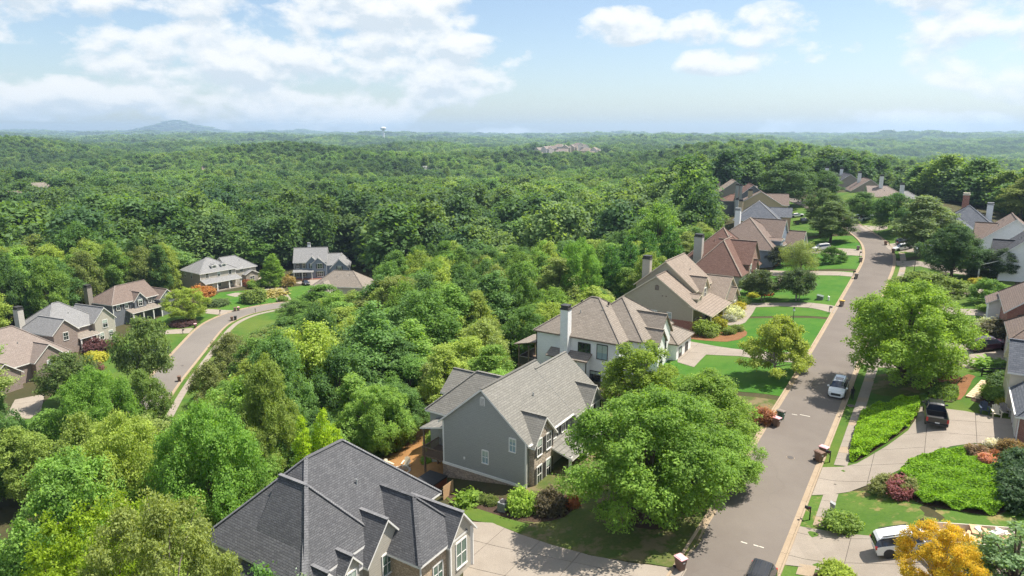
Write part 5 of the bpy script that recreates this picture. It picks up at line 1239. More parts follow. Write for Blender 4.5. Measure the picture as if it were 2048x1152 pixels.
h = l_house('grey-beige two-storey house with hip roof, dormers and front porch', -95.5, 217.5, -13.8, R(-36))
mass(h, -11.5, 0, -6.2, 6.2, -3, 6.0, 'y', 'hip', 'hip', .62, 'silver_shingle', 'warm_siding', corner='white_trim'); mass(h, -10.5, -1, 4.5, 14.5, -3, 5.4, 'y', 'gable', 'hip', .75, 'silver_shingle', 'warm_siding'); mass(h, -6, .6, 9.5, 14, -3, 3.2, 'x', 'gable', 'gable', .5, 'silver_shingle', 'taupe_siding')
for yy in (-.6, 2.8): mass(h, -4.2, -1.0, yy - .8, yy + .8, 5.5, 7.6, 'x', 'gable', 'gable', .3, 'silver_shingle', 'white_trim', o=.25, og=.3); window(h, 'F', -1.0, yy, 7.1, .9, .6)
shed(h, -.1, 3.0, -6.4, 6.6, 3.9, 2.9, 'silver_shingle')
for yy in (-6.0, -2.2, 2.0, 6.2): column(h, 2.6, yy, -.6, 2.9, .36)
MB().box(0, 2.9, -6.2, 6.4, -2, .1).build('porch_floor', 'concrete', h)
for yy in (-3.8, 0.2, 4.2): window(h, 'F', 0, yy, 4.9, .95, 1.6); window(h, 'F', 0, yy, 1.7, 1.0, 1.7)
for xx in (-9, -5): window(h, 'N', xx, -6.2, 4.5, .8, 1.5)
window(h, 'F', -1, 9, 4.9, 1.0, 1.2); window(h, 'F', .6, 11.8, 1.6, 1.6, 1.3, mull=1); door(h, 'F', .02, -1.8, .1, 1.1, 2.1, 'white_trim')
h = l_house('slate-sided house with mauve hip roof, chimney and white porch', -101.5, 178.5, -13.8, R(-24))
mass(h, -9.5, 0, -6.5, 6.8, -3, 5.8, 'y', 'hip', 'gable', .72, 'brown_shingle', 'slate_siding', corner='white_trim', capmat='pink_shingle'); mass(h, -5, .6, -.6, 2.8, 0, 5.6, 'x', 'gable', 'gable', 1.1, 'brown_shingle', 'slate_siding'); mass(h, -6, 1.6, 6.4, 11, -3, 4.8, 'x', 'gable', 'gable', .9, 'brown_shingle', 'slate_siding')
shed(h, -.1, 2.6, -3.0, 6.4, 3.6, 2.8, 'tan_shingle')
for yy in (-2.6, .4, 3.4, 6.0): column(h, 2.3, yy, -.8, 2.8)
for yy in (-5, -2.6, 4.4, 5.9): window(h, 'F', 0, yy, 4.7, .9, 1.6, shutters='dark_trim')
window(h, 'F', .6, 1.1, 4.7, 1.2, 1.6, shutters='dark_trim'); window(h, 'F', 1.6, 8.7, 4.9, 1.0, 1.2)
for yy in (-1.2, 2): window(h, 'F', 0, yy, 1.6, 1.0, 1.7)
chimney(h, -8.2, -7.0, 1.5, 1.3, -3, 9.8, 'olive_siding')
h = l_house('house with pale grey roof, twin front gables and brick side', -102.0, 153.5, -13.6, R(-22))
mass(h, -12, 0, -6.5, 7, -3, 5.0, 'y', 'hip', 'hip', .85, 'silver_shingle', 'mauve_brick'); mass(h, -9, 2.0, -6.6, -1.0, -3, 5.2, 'x', 'hip', 'gable', .95, 'silver_shingle', 'mauve_brick'); mass(h, -8, 1.2, 4.0, 9.2, -3, 5.4, 'x', 'gable', 'gable', 1.05, 'silver_shingle', 'warm_siding')
shed(h, -.1, 2.6, -1.0, 4.2, 3.4, 2.6, 'tan_shingle')
for yy in (-.6, 2, 3.9): column(h, 2.3, yy, -1, 2.6)
chimney(h, -9.4, -6.2, 1.6, 1.3, 0, 9.8, 'pale_siding'); window(h, 'F', 2.0, -3.8, 4.0, 1.1, 1.7); window(h, 'F', 1.2, 6.6, 4.2, 1.2, 1.8); window(h, 'F', 1.2, 5.4, 1.4, 1.0, 1.6); window(h, 'F', 1.2, 7.8, 1.4, 1.0, 1.6)
h = l_house('brick house with blotchy pinkish-brown roof', -98.5, 131.5, -13.8, R(-22))
mass(h, -13, 0, -8.5, 9.0, -3, 4.0, 'y', 'hip', 'hip', .95, 'pink_shingle', 'mauve_brick'); mass(h, -8, 2.5, -8.4, -2.6, -3, 3.3, 'x', 'gable', 'gable', .8, 'pink_shingle', 'mauve_brick'); mass(h, -8, 1.5, 1.0, 7.0, -3, 4.0, 'x', 'gable', 'gable', .9, 'pink_shingle', 'mauve_brick')
chimney(h, -11.0, -2, 1.5, 1.3, 0, 10.0, 'pale_siding'); window(h, 'F', 1.5, 4.0, 2.6, 1.3, 1.7); door(h, 'N', -2.0, -8.42, -.2, 2.4, 2.2, 'garage_door', 'garage_door')
h = l_house('low house with tan roof half hidden behind the oak', -51.0, 207.0, -13.8, R(-10))
mass(h, -9, 7, -5, 5, -3, 4.2, 'x', 'hip', 'hip', .75, 'tan_shingle', 'warm_siding'); mass(h, -8, -2, -9.5, 2, -3, 3.4, 'y', 'hip', 'hip', .75, 'tan_shingle', 'warm_siding')
for v in (-3, 1, 3): roof_vent(h, v, -1.6, 6.6, 'white_trim')

# far-off roofs among the trees
def tiny(label, px, py, w, d, hgt, rz, rm, wm, H=6.0, group=None, lift=5.0, Y=None):
    p = G(px, py, lift) if Y is None else at_depth(px, py, Y); g = gz(p[0], p[1]); h = empty('house', (p[0], p[1], g + max(0, lift - 5)), rz); tag(h, label, 'house', group)
    mass(h, -w / 2, w / 2, -d / 2, d / 2, -8, hgt, 'x', 'gable', 'hip', .7, rm, wm, caps=False); mass(h, -w * .3, w * .1, -d * .75, 0, -8, hgt - .5, 'y', 'gable', 'gable', .8, rm, wm, caps=False)
    return h
rr = random.Random(3)
for k in range(13): tiny('pale tan house in the hilltop cluster far across the forest', 1076 + k * 9.5 + rr.uniform(-3, 3), 303, rr.uniform(18, 30), 16, rr.uniform(8, 14), rr.uniform(0, 3), rr.choice(['pink_shingle', 'peach_shingle', 'tan_shingle']), rr.choice(['tan_siding', 'beige_siding', 'pale_siding']), group='hilltop cluster', Y=rr.uniform(1450, 1530))
for k in range(12): tiny('small pale house in the line below the water tower', 742 + k * 9 + rr.uniform(-3, 3) + (40 if k > 6 else 0), 299, rr.uniform(18, 26), 15, rr.uniform(8, 11), rr.uniform(0, 3), rr.choice(['pink_shingle', 'silver_shingle', 'blue_shingle']), rr.choice(['tan_siding', 'pale_siding', 'warm_siding']), group='houses below the tower', Y=rr.uniform(1950, 2030))
for k in range(8): tiny('long pale building in the right-hand valley', 1850 + k * 22 + rr.uniform(-6, 6), 314, rr.uniform(26, 48), 18, rr.uniform(6, 9), rr.uniform(-.3, .3), rr.choice(['silver_shingle', 'pink_shingle']), rr.choice(['white_siding', 'tan_siding']), group='buildings in the valley', Y=rr.uniform(1630, 1740))
for k in range(4): tiny('pale building beside the far clearing', 1268 + k * 11, 300 + rr.uniform(-1, 2), 26, 16, 8, .4, 'pink_shingle', 'tan_siding', group='buildings by the clearing')
tiny('orange-tan house standing alone in the mid-distance woods', 418, 344, 15, 12, 8, .4, 'peach_shingle', 'tan_siding', lift=10); tiny('grey-roofed house sunk in the mid-distance woods', 862, 345, 20, 13, 8, .5, 'silver_shingle', 'pale_siding', lift=9)
tiny('white-walled house with brown roof poking out of the left woods', 88, 385, 12, 10, 8, .6, 'tan_shingle', 'white_siding', lift=12); tiny('red brick gable showing at the left of the woods', 38, 402, 10, 9, 8, .9, 'brown_shingle', 'red_brick', lift=11); tiny('small tan house behind the pointed cypress woods', 530, 394, 12, 9, 8, .4, 'pink_shingle', 'tan_siding', lift=11)
tiny('grey gable just visible in the middle woods', 372, 362, 12, 10, 9, .5, 'silver_shingle', 'taupe_siding', lift=11)
for px, py in [((285, 336), (330, 338)), ((1225, 299), (1310, 300)), ((1790, 322), (1985, 318))]:
    a, b_ = G(px[0], px[1], 1.0), G(py[0], py[1], 1.0); dx = (b_ - a)[:2]; nrm = np.array([-dx[1], dx[0]]) / np.hypot(*dx) * (np.hypot(*dx) * .35)
    sheet('field', smooth_poly([tuple(a[:2]), tuple(b_[:2]), tuple(b_[:2] + nrm), tuple(a[:2] + nrm)]), 1.0, 'clay' if px[0] > 1000 else 'field', 12.0, 3)

# water tower on the skyline
p = at_depth(767, 270, 3600); g = gz(p[0], p[1])
wt = empty('water_tower', (p[0], p[1], g)); tag(wt, 'white water tower rising above the forest skyline', 'water tower')
zt = at_depth(767, 253.5, 3600)[2] - g
MB().lathe([(7, 0), (5.2, 6), (4.8, zt - 22), (6.5, zt - 17)], 20).build('shaft', 'tower_paint', wt, smooth=True)
MB().lathe([(6.5, zt - 17), (12.5, zt - 14), (14.5, zt - 9), (14.2, zt - 5), (10, zt - 1.4), (4, zt), (0.01, zt + .1)], 24).build('tank', 'tower_paint', wt, smooth=True)

# ------------------------------------------------------------------ vehicles
def paint(name, col, metal=.0):
    m, t, b = new_mat(name); b.inputs['Base Color'].default_value = (*col, 1); b.inputs['Roughness'].default_value = .32; b.inputs['Metallic'].default_value = metal
    b.inputs['Coat Weight'].default_value = .6; b.inputs['Coat Roughness'].default_value = .06
    n = t.noise(obj_co(t), 3.0, 3); t.put(b.inputs['Roughness'], t.math('ADD', .26, t.math('MULTIPLY', n, .16)))
paint('white_paint', (.74, .75, .76)); paint('black_paint', (.012, .013, .015)); paint('plum_paint', (.055, .018, .042)); paint('silver_paint', (.52, .54, .55), .2)
plain('tyre', (.020, .020, .021), .85, .15); plain('rim', (.46, .46, .47), .35, .06, metal=.5); plain('plastic', (.030, .030, .032), .6, .15)
m, t, b = new_mat('tail_red'); b.inputs['Base Color'].default_value = (.42, .015, .015, 1); b.inputs['Roughness'].default_value = .15
m, t, b = new_mat('lamp_clear'); b.inputs['Base Color'].default_value = (.72, .74, .76, 1); b.inputs['Roughness'].default_value = .1
plain('plate', (.75, .75, .72), .5, .05)
def wheel_mesh():
    ty = MB().lathe([(.20, -.11), (.31, -.115), (.355, -.07), (.36, 0), (.355, .07), (.31, .115), (.20, .11)], 20); rm = MB().lathe([(.245, -.118), (.23, -.10), (.20, -.095)], 20)
    for k in range(5):
        a = k * 1.2566; c, s_ = math.cos(a), math.sin(a); rm.poly([(c * .02 - s_ * .045, s_ * .02 + c * .045, -.108), (c * .02 + s_ * .045, s_ * .02 - c * .045, -.108), (c * .24 + s_ * .03, s_ * .24 - c * .03, -.112), (c * .24 - s_ * .03, s_ * .24 + c * .03, -.112)])
    rm.lathe([(.0, -.112), (.06, -.112), (.07, -.10)], 12)
    hub = MB().lathe([(.0, -.085), (.235, -.085)], 16)
    rot = Matrix.Rotation(R(90), 4, 'X'); out = []
    for m_, nm, mt in ((ty, 'tyre', 'tyre'), (rm, 'rim', 'rim'), (hub, 'brake_disc', 'plastic')):
        me = m_.mesh(nm, mt); me.transform(rot); out.append(me)
    return out
WH = wheel_mesh()
PROF = {  # (x, half width, belt height, top height, top half width)
 'suv': [(-2.30, .74, .86, .90, .66), (-2.27, .86, .98, 1.04, .70), (-2.02, .915, 1.04, 1.50, .62), (-1.80, .92, 1.06, 1.64, .61), (-.9, .925, 1.05, 1.69, .63), (0, .925, 1.04, 1.70, .63), (.48, .925, 1.03, 1.64, .61), (1.22, .92, 1.01, 1.07, .74), (1.85, .90, .94, .99, .68), (2.18, .86, .80, .86, .58), (2.32, .72, .66, .70, .46)],
 'sedan': [(-2.35, .72, .84, .88, .62), (-2.30, .84, .94, .99, .68), (-1.75, .90, .97, 1.04, .70), (-1.05, .905, .96, 1.38, .56), (-.2, .91, .94, 1.45, .57), (.35, .91, .93, 1.41, .56), (1.15, .90, .90, .96, .70), (1.85, .88, .82, .88, .64), (2.20, .82, .70, .75, .54), (2.36, .70, .58, .62, .42)],
 'cab': [(-.62, .93, 1.10, 1.16, .90), (-.60, .98, 1.12, 1.80, .66), (-.35, .985, 1.13, 1.90, .67), (.55, .99, 1.12, 1.92, .67), (.95, .99, 1.11, 1.86, .65), (1.60, .98, 1.10, 1.18, .80), (2.35, .97, 1.08, 1.15, .78), (2.75, .95, .95, 1.02, .70), (2.88, .86, .78, .84, .60)]}
def vehicle(label, kind, px, py, yaw, pm, name='car', cat='car', group=None, dz=.08, sc=1.0, x=None, y=None):
    if x is None: p = G(px, py, dz); x, y, z = p
    else: z = float(mz(x, y)[0]) + dz
    e = .8; gx_ = float(mz(x + math.cos(yaw) * e, y + math.sin(yaw) * e)[0]) - float(mz(x - math.cos(yaw) * e, y - math.sin(yaw) * e)[0])
    o = empty(name, (x, y, z), yaw); o.rotation_euler = (0, -math.atan2(gx_, 2 * e), yaw); o.scale = (sc, sc, sc); tag(o, label, cat, group)
    st = PROF['cab' if kind == 'pickup' else kind]; rings = []
    for (xx, w, bz, tz, tw) in st:
        f = tz - bz > .15
        half = [(w * .80, .24), (w * .97, .36), (w, .58), (w, bz - .12), (w * .975, bz), ((tw + .05) if f else (w + tw) / 2, tz - (.09 if f else .02)), (tw - .04, tz - .01), (tw * .5, tz + .02)]
        ring = [(xx, -a, b_) for a, b_ in half] + [(xx, 0, tz + .03)] + [(xx, a, b_) for a, b_ in half[::-1]]
        rings.append(ring)
    n = len(rings[0]); body, side, wind = MB(), MB(), MB()
    gl = [i for i, s_ in enumerate(st) if s_[3] - s_[2] > .15]; g0, g1 = min(gl), max(gl)
    for m_ in (body, side, wind):
        for r_ in rings: m_.v.extend(r_)
    for j in range(len(rings) - 1):
        for i in range(n - 1):
            f = (j * n + i, j * n + i + 1, (j + 1) * n + i + 1, (j + 1) * n + i); tgt = body
            glazed = g0 - 1 <= j <= g1
            if glazed and i in (4, n - 6): tgt = side if g0 <= j < g1 or True else body
            elif j in (g0 - 1, g1) and 5 <= i <= n - 7 and (j == g1 or kind != 'sedan' or True): tgt = wind
            tgt.f.append(f[::-1]); tgt.m.append(0)
    for k, rev in ((0, False), (len(rings) - 1, True)):
        f = tuple(k * n + i for i in range(n)); body.f.append(f if not rev else f[::-1]); body.m.append(0)
    f0 = tuple(i for i in range(0)); body.f += [(j * n + n - 1, j * n, (j + 1) * n, (j + 1) * n + n - 1)[::-1] for j in range(len(rings) - 1)]; body.m += [0] * (len(rings) - 1)
    body.build('body', pm, o, smooth=False); side.build('side_window', 'car_glass', o); wind.build('windscreen', 'car_glass', o)
    xf, xr = st[-1][0], st[0][0]; wx = (xf - .92, xr + .88 if kind != 'pickup' else -1.85)
    for wxx in wx:
        for sg in (-1, 1):
            wo = empty('wheel', (wxx, sg * (.80 if kind != 'pickup' else .86), .36), R(180) if sg > 0 else 0, o)
            for me in WH: link(me.name.split('.')[0], me, wo)
            MB().lathe([(.0, 0), (.43, 0)], 18).build('wheel_arch', 'plastic', o, (wxx, sg * (st[4][1] + .006), .38)).rotation_euler = (R(90), 0, 0)
    wbelt = st[g1][1]
    for sg in (-1, 1):
        MB().box(-.09, .09, -.12, .12, -.07, .07, taper=.1).build('mirror', pm if kind != 'pickup' else 'plastic', o, (st[g1 + 1][0] - .12, sg * (wbelt + .08), st[g1][2] + .08))
        MB().box(-.10, .10, -.20, .20, -.07, .07, taper=.12).build('headlight', 'lamp_clear', o, (xf - .16, sg * .62, st[-2][2] - .04))
    MB().box(-.03, .03, -.52, .52, -.15, .13).build('grille', 'plastic', o, (xf - .005, 0, .58)); MB().box(-.05, .05, -.78, .78, -.10, .06).build('bumper', 'plastic', o, (xf - .09, 0, .36))
    if kind == 'pickup':
        b_ = MB(); x0, x1 = -2.85, -.64
        b_.box(x0, x1, -.98, -.88, .42, 1.16).box(x0, x1, .88, .98, .42, 1.16).box(x0, x0 + .09, -.88, .88, .48, 1.16).box(x0, x1, -.88, .88, .42, .62).box(x1 - .06, x1, -.88, .88, .6, 1.14); b_.build('cargo_bed', pm, o)
        MB().box(x0 + .1, x1 - .07, -.87, .87, .62, .66).build('bed_liner', 'plastic', o); MB().box(x0 - .16, x0 + .02, -.95, .95, .42, .58).build('rear_bumper', 'plastic', o); MB().box(x0 - .02, x0, -.2, .2, .6, .72).build('number_plate', 'plate', o)
        for sg in (-1, 1): MB().box(x0 - .02, x0 + .1, -.09, .09, -.2, .2).build('tail_light', 'tail_red', o, (0, sg * .90, .93))
    else:
        for sg in (-1, 1): MB().box(-.10, .12, -.10, .10, -.12, .12, taper=.1).build('tail_light', 'tail_red', o, (xr + .10, sg * .78, .96))
        MB().box(-.06, .02, -.8, .8, -.10, .12).build('rear_bumper', 'plastic', o, (xr + .06, 0, .44)); MB().box(-.02, .01, -.24, .24, -.07, .07).build('number_plate', 'plate', o, (xr - .01, 0, .72))
        if kind == 'suv':
            for sg in (-1, 1): MB().bar((-1.6, sg * .60, 1.70), (.4, sg * .60, 1.70), .05, .04).build('roof_rail', 'plastic', o)
    return o
YA = R(57.7)
c = vehicle('white crossover parked at the kerb facing down the street', 'suv', 1676, 785, YA + math.pi, 'white_paint', sc=1.04); MB().box(-.75, .15, -.42, .42, 1.70, 1.735).build('sunroof', 'car_glass', c)
vehicle('black pickup truck with open bed on the curved drive', 'pickup', 1869, 838, R(62), 'black_paint', 'pickup_truck', 'pickup', sc=1.02)
vehicle('dark plum crossover parked nose-in at the brick garage', 'suv', 1977, 699, R(-4), 'plum_paint', sc=1.05)
vehicle('white hatchback SUV on the drive behind the orange tree', 'suv', 1816, 1099, R(-14), 'white_paint', sc=1.0)
c = vehicle('black SUV with ribbed roof driving along the street', 'suv', 1512, 1192, YA + math.pi, 'black_paint', sc=1.08)
for k in range(7): MB().bar((-1.7, -.48 + k * .16, 1.715), (.3, -.48 + k * .16, 1.715), .035, .03).build('roof_rib', 'plastic', c)
vehicle('white SUV on the drive below the willow', 'suv', 1643, 500, R(178), 'white_paint')
vehicle('white sedan on the grass beyond the tan house', 'sedan', 1594, 434, R(-8), 'white_paint')
vehicle('black pickup parked behind the olive tree', 'pickup', 1606, 447, R(-5), 'black_paint', 'pickup_truck', 'pickup')
vehicle('white crossover parked across from the street bend', 'suv', 1806, 500, R(172), 'white_paint')
vehicle('silver hatchback parked under the silver-green maple', 'suv', 1851, 502, R(-10), 'silver_paint')
vehicle('black SUV parked behind the white crossover', 'suv', 1812, 486, R(-8), 'black_paint')
vehicle('silver sedan under the dark trees on the far drive', 'sedan', 1716, 437, R(5), 'silver_paint'); vehicle('white sedan beside the silver one on the far drive', 'sedan', 1733, 438, R(5), 'white_paint')
vehicle('dark sedan on the drive of the pale blue house', 'sedan', 612, 569, R(-60), 'black_paint')

# ------------------------------------------------------------------ street furniture and garden things
plain('cart_brown', (.17, .105, .075), .6, .12); plain('cart_pink', (.72, .40, .43), .5, .12, 5); plain('cart_green', (.05, .13, .085), .6, .12); plain('cart_grey', (.20, .165, .145), .6, .12); plain('cart_yellow', (.50, .33, .05), .55, .1)
_cm = {}
def cart(label, px, py, yaw, body='cart_brown', lid='cart_brown', group=None, dz=.1):
    p = G(px, py, dz); o = empty('wheelie_bin', tuple(p), yaw); tag(o, label, 'bin', group); o.scale = (1.02, 1.02, 1.02)
    if (body, lid) not in _cm:
        b_ = MB(); b_.v = [(-.25, -.23, .06), (.27, -.23, .0), (.27, .23, .0), (-.25, .23, .06), (-.36, -.31, .98), (.40, -.31, .98), (.40, .31, .98), (-.36, .31, .98)]
        for f in ((0, 3, 2, 1), (4, 5, 6, 7), (0, 1, 5, 4), (1, 2, 6, 5), (2, 3, 7, 6), (3, 0, 4, 7)): b_.f.append(f); b_.m.append(0)
        b_.box(-.38, .42, -.33, .33, .93, .99)
        l_ = MB(); l_.box(-.40, .46, -.345, .345, .99, 1.04); l_.box(-.36, .38, -.30, .30, 1.04, 1.09, taper=.08); hd = MB().bar((-.47, -.26, 1.0), (-.47, .26, 1.0), .04, .04).bar((-.36, -.26, .98), (-.47, -.26, 1.0), .04, .04).bar((-.36, .26, .98), (-.47, .26, 1.0), .04, .04)
        w_ = MB().tube([(-.30, -.30, .13), (-.30, -.24, .13)], [.13, .13], 12); w2 = MB().tube([(-.30, .24, .13), (-.30, .30, .13)], [.13, .13], 12); lb_ = MB().box(.395, .41, -.10, .10, .66, .76)
        _cm[(body, lid)] = (b_.mesh('body', body), l_.mesh('lid', lid), hd.mesh('handle', body), w_.mesh('wheel', 'tyre'), w2.mesh('wheel', 'tyre'), lb_.mesh('sticker', 'plate'))
    for nm, me in zip(('body', 'lid', 'handle', 'wheel', 'wheel', 'sticker'), _cm[(body, lid)]): link(nm, me, o)
    return o
cart('brown wheelie bin with pink lid at the foot of the big tree lawn', 1360, 1138, R(-60), lid='cart_pink'); cart('brown bin with faded pink lid standing before a green bin', 1552, 852, R(-50), lid='cart_pink'); cart('green wheelie bin at the kerb behind the pink-lidded one', 1561, 838, R(-50), 'cart_green', 'cart_grey')
cart('brown bin with pale pink lid behind the mailbox', 1646, 912, R(-50), lid='cart_pink'); cart('all-brown bin standing in the street by the mailbox', 1637, 922, R(-60))
cart('brown bin with yellow lid at the kerb beyond the lamp lawn', 1683, 612, R(-40), 'cart_grey', 'cart_yellow')
for px, py in ((1712, 557), (1721, 524), (1716, 500)): cart('grey-brown bin on the inside kerb of the bend', px, py, R(-30), 'cart_grey', 'cart_grey', 'bins on the bend')
for px, py in ((1771, 490), (1786, 506)): cart('dark brown bin on the outside kerb of the bend', px, py, R(150), 'cart_brown', 'cart_brown', 'bins across the bend')
cart('reddish bin at the side-street drive mouth', 470, 622, R(-60)); cart('second reddish bin beside the drive mouth', 477, 621, R(-60), 'cart_brown', 'cart_pink'); cart('brown bin on the outer kerb of the side street', 464, 641, R(100)); cart('dark bin paired with the brown one on the outer kerb', 471, 640, R(100), 'plastic', 'plastic')
cart('lone brown bin on the side street gutter', 359, 762, R(110)); cart('pinkish bin on the lawn corner of the side street', 391, 655, R(-60), 'cart_brown', 'cart_pink'); cart('pink-lidded bin half hidden by the maple near the side street', 285, 768, R(-60), lid='cart_pink')
def mailbox(label, px, py, yaw):
    p = G(px, py, .03); o = empty('mailbox', tuple(p), yaw); tag(o, label, 'mailbox')
    MB().box(-.05, .05, -.05, .05, -.3, 1.18).bar((0, 0, .78), (.3, 0, 1.0), .05, .05).box(-.04, .4, -.03, .03, .98, 1.03).build('post', 'black_metal', o)
    b_ = MB(); pts = [(-.11, 1.03), (.11, 1.03), (.11, 1.16)] + [(.11 * math.cos(k * math.pi / 8), 1.16 + .11 * math.sin(k * math.pi / 8)) for k in range(1, 8)] + [(-.11, 1.16)]
    f0 = [(-.05, a, z) for a, z in pts]; f1 = [(.46, a, z) for a, z in pts]; b_.poly(f0[::-1]); b_.poly(f1)
    for i in range(len(pts)): j = (i + 1) % len(pts); b_.poly([f0[i], f0[j], f1[j], f1[i]])
    b_.build('box', 'black_metal', o); MB().box(.1, .13, .115, .13, 1.1, 1.28).build('flag', 'tail_red', o); return o
AF = AANG + math.pi
mailbox('black mailbox beside the two brown bins', 1659, 925, AF); mailbox('black mailbox opposite the ribbed-roof SUV', 1619, 1040, AF); mailbox('mailbox at the red-roofed house walk', 1706, 553, AANG); mailbox('mailbox at the beige house drive', 1658, 626, AANG)
mailbox('mailbox on the inner side of the side street bend', 440, 629, R(-30)); mailbox('mailbox on the outer side of the side street bend', 511, 626, R(120)); mailbox('mailbox beside the drive of the pale-roofed house', 366, 668, R(-20)); mailbox('mailbox by the willow drive', 1719, 513, AANG); mailbox('mailbox on the far bank by the lamp post', 1778, 492, AF)
def lamp_post(label, px, py, hgt):
    p = G(px, py, .03); o = empty('lamp_post', tuple(p)); tag(o, label, 'lamp post'); m = MB().lathe([(.16, -.2), (.16, .12), (.09, .3), (.055, .5), (.045, hgt - .5), (.09, hgt - .45)], 10); m.build('post', 'black_metal', o)
    l_ = MB().lathe([(.10, hgt - .45), (.19, hgt - .38), (.15, hgt), (.0, hgt)], 8); l_.build('lantern', 'lamp_clear', o); MB().lathe([(.22, hgt), (.12, hgt + .12), (.02, hgt + .26), (0, hgt + .27)], 8).build('cap', 'black_metal', o)
lamp_post('tall black street lamp above the curved pavement', 1828, 543, 5.4); lamp_post('black street lamp at the far bend', 1757, 470, 5.6); lamp_post('garden lamp post on the lawn of the beige house', 1586, 644, 2.4)
def cabinet(label, px, py, w, d, hgt, mat, yaw=AANG):
    p = G(px, py, .02); o = empty('utility_box', tuple(p), yaw); tag(o, label, 'utility box'); MB().box(-d / 2, d / 2, -w / 2, w / 2, -.2, hgt * .8).build('cabinet', mat, o)
    b_ = MB(); b_.v = [(-d / 2 - .03, -w / 2 - .03, hgt * .8), (d / 2 + .03, -w / 2 - .03, hgt * .8), (d / 2 + .03, w / 2 + .03, hgt * .8), (-d / 2 - .03, w / 2 + .03, hgt * .8), (-d / 2 - .03, -w / 2 - .03, hgt), (-d / 2 - .03, w / 2 + .03, hgt)]; b_.f = [(0, 1, 4), (1, 2, 5, 4), (2, 3, 5), (3, 0, 4, 5), (3, 2, 1, 0)]; b_.m = [0] * 5; b_.build('lid', mat, o)
plain('util_green', (.11, .15, .12), .6, .1)
cabinet('squat green transformer box on the beige house lawn', 1640, 599, 1.4, 1.1, .9, 'util_green'); cabinet('narrow white pedestal beside the green transformer', 1657, 601, .3, .3, .9, 'plate'); cabinet('pale grey utility pedestal on the lawn edge', 1664, 1024, .38, .38, 1.0, 'grey_metal')
def ac_unit(label, px, py):
    p = G(px, py, .05); o = empty('air_conditioner', tuple(p), AANG); tag(o, label, 'air conditioner'); b_ = MB().box(-.42, .42, -.42, .42, -.1, .9)
    b_.build('casing', 'grey_metal', o); lv = MB()
    for k in range(9): lv.box(-.44, .44, -.44, .44, .08 + k * .085, .12 + k * .085)
    lv.build('louvre', 'util_green', o); MB().lathe([(.36, .9), (.36, .94), (.30, .95), (0, .95)], 16).build('fan_grille', 'plastic', o); return o
ac_unit('grey air conditioner beside the round hedge', 1007, 1020); 
p = G(1159, 812, .1)
plain('tub_cover', (.018, .018, .02), .5, .1)
p = G(864, 972, .1); o = empty('hot_tub', tuple(p), AANG); tag(o, 'wood-sided hot tub with black cover beside the grey house', 'hot tub'); sl = MB()
o.scale = (1.05, 1.05, 1.0)
for k in range(24):
    for s_ in (-1, 1): sl.box(-1.08 + k * .09, -1.08 + k * .09 + .075, s_ * 1.1 - .03, s_ * 1.1 + .03, 0, .88); sl.box(s_ * 1.1 - .03, s_ * 1.1 + .03, -1.08 + k * .09, -1.08 + k * .09 + .075, 0, .88)
sl.box(-1.06, 1.06, -1.06, 1.06, -.3, .86); sl.build('cabinet', 'tub_wood', o)
for s_ in (-1, 1): MB().box(-1.16, 1.16, s_ * .58 - .57, s_ * .58 + .57, .88, 1.02).build('cover_half', 'tub_cover', o)
MB().box(-1.6, 1.6, -1.5, 1.5, -.5, -.02).build('tub_deck', 'deck_wood', o)
p = G(897, 992, .02); o = empty('fence_panel', tuple(p), R(60)); tag(o, 'short tan picket fence beside the stone base', 'fence')
for k in range(9): MB().box(-.9 + k * .2, -.73 + k * .2, -.02, .02, -.2, 1.45).build('picket', 'fence_wood', o)
MB().box(-.95, .95, .02, .06, .3, .4).build('rail', 'fence_wood', o); MB().box(-.95, .95, .02, .06, 1.1, 1.2).build('rail', 'fence_wood', o)
def fence_line(label, pts, mat, hgt=1.2, wire=False):
    o = empty('garden_fence', (0, 0, 0)); tag(o, label, 'fence')
    for a, b_ in zip(pts[:-1], pts[1:]):
        n = max(1, int(math.hypot(b_[0] - a[0], b_[1] - a[1]) / 2.2))
        for k in range(n + 1):
            x, y = a[0] + (b_[0] - a[0]) * k / n, a[1] + (b_[1] - a[1]) * k / n; z = float(mz(x, y)[0]); MB().box(-.06, .06, -.06, .06, -.2, hgt + .1).build('post', mat, o, (x, y, z))
            if k < n:
                x2, y2 = a[0] + (b_[0] - a[0]) * (k + 1) / n, a[1] + (b_[1] - a[1]) * (k + 1) / n; z2 = float(mz(x2, y2)[0])
                for hh in (.25, .65, hgt): MB().bar((x, y, z + hh), (x2, y2, z2 + hh), .04, .14).build('rail', mat, o)
fence_line('weathered rail fence behind the white house porch', GP([(985, 735), (1010, 712), (1042, 690), (1060, 676)]), 'grey_wood')
fence_line('black iron railing above the stone steps', [uvw(96.5, 6.2), uvw(96.8, 8.6)], 'black_metal', 1.0)
plain('adir_cream', (.66, .60, .46), .6, .1); plain('adir_navy', (.035, .05, .085), .6, .1); plain('adir_grey', (.30, .27, .25), .7, .1); plain('fire_stone', (.40, .36, .31), .9, .2)
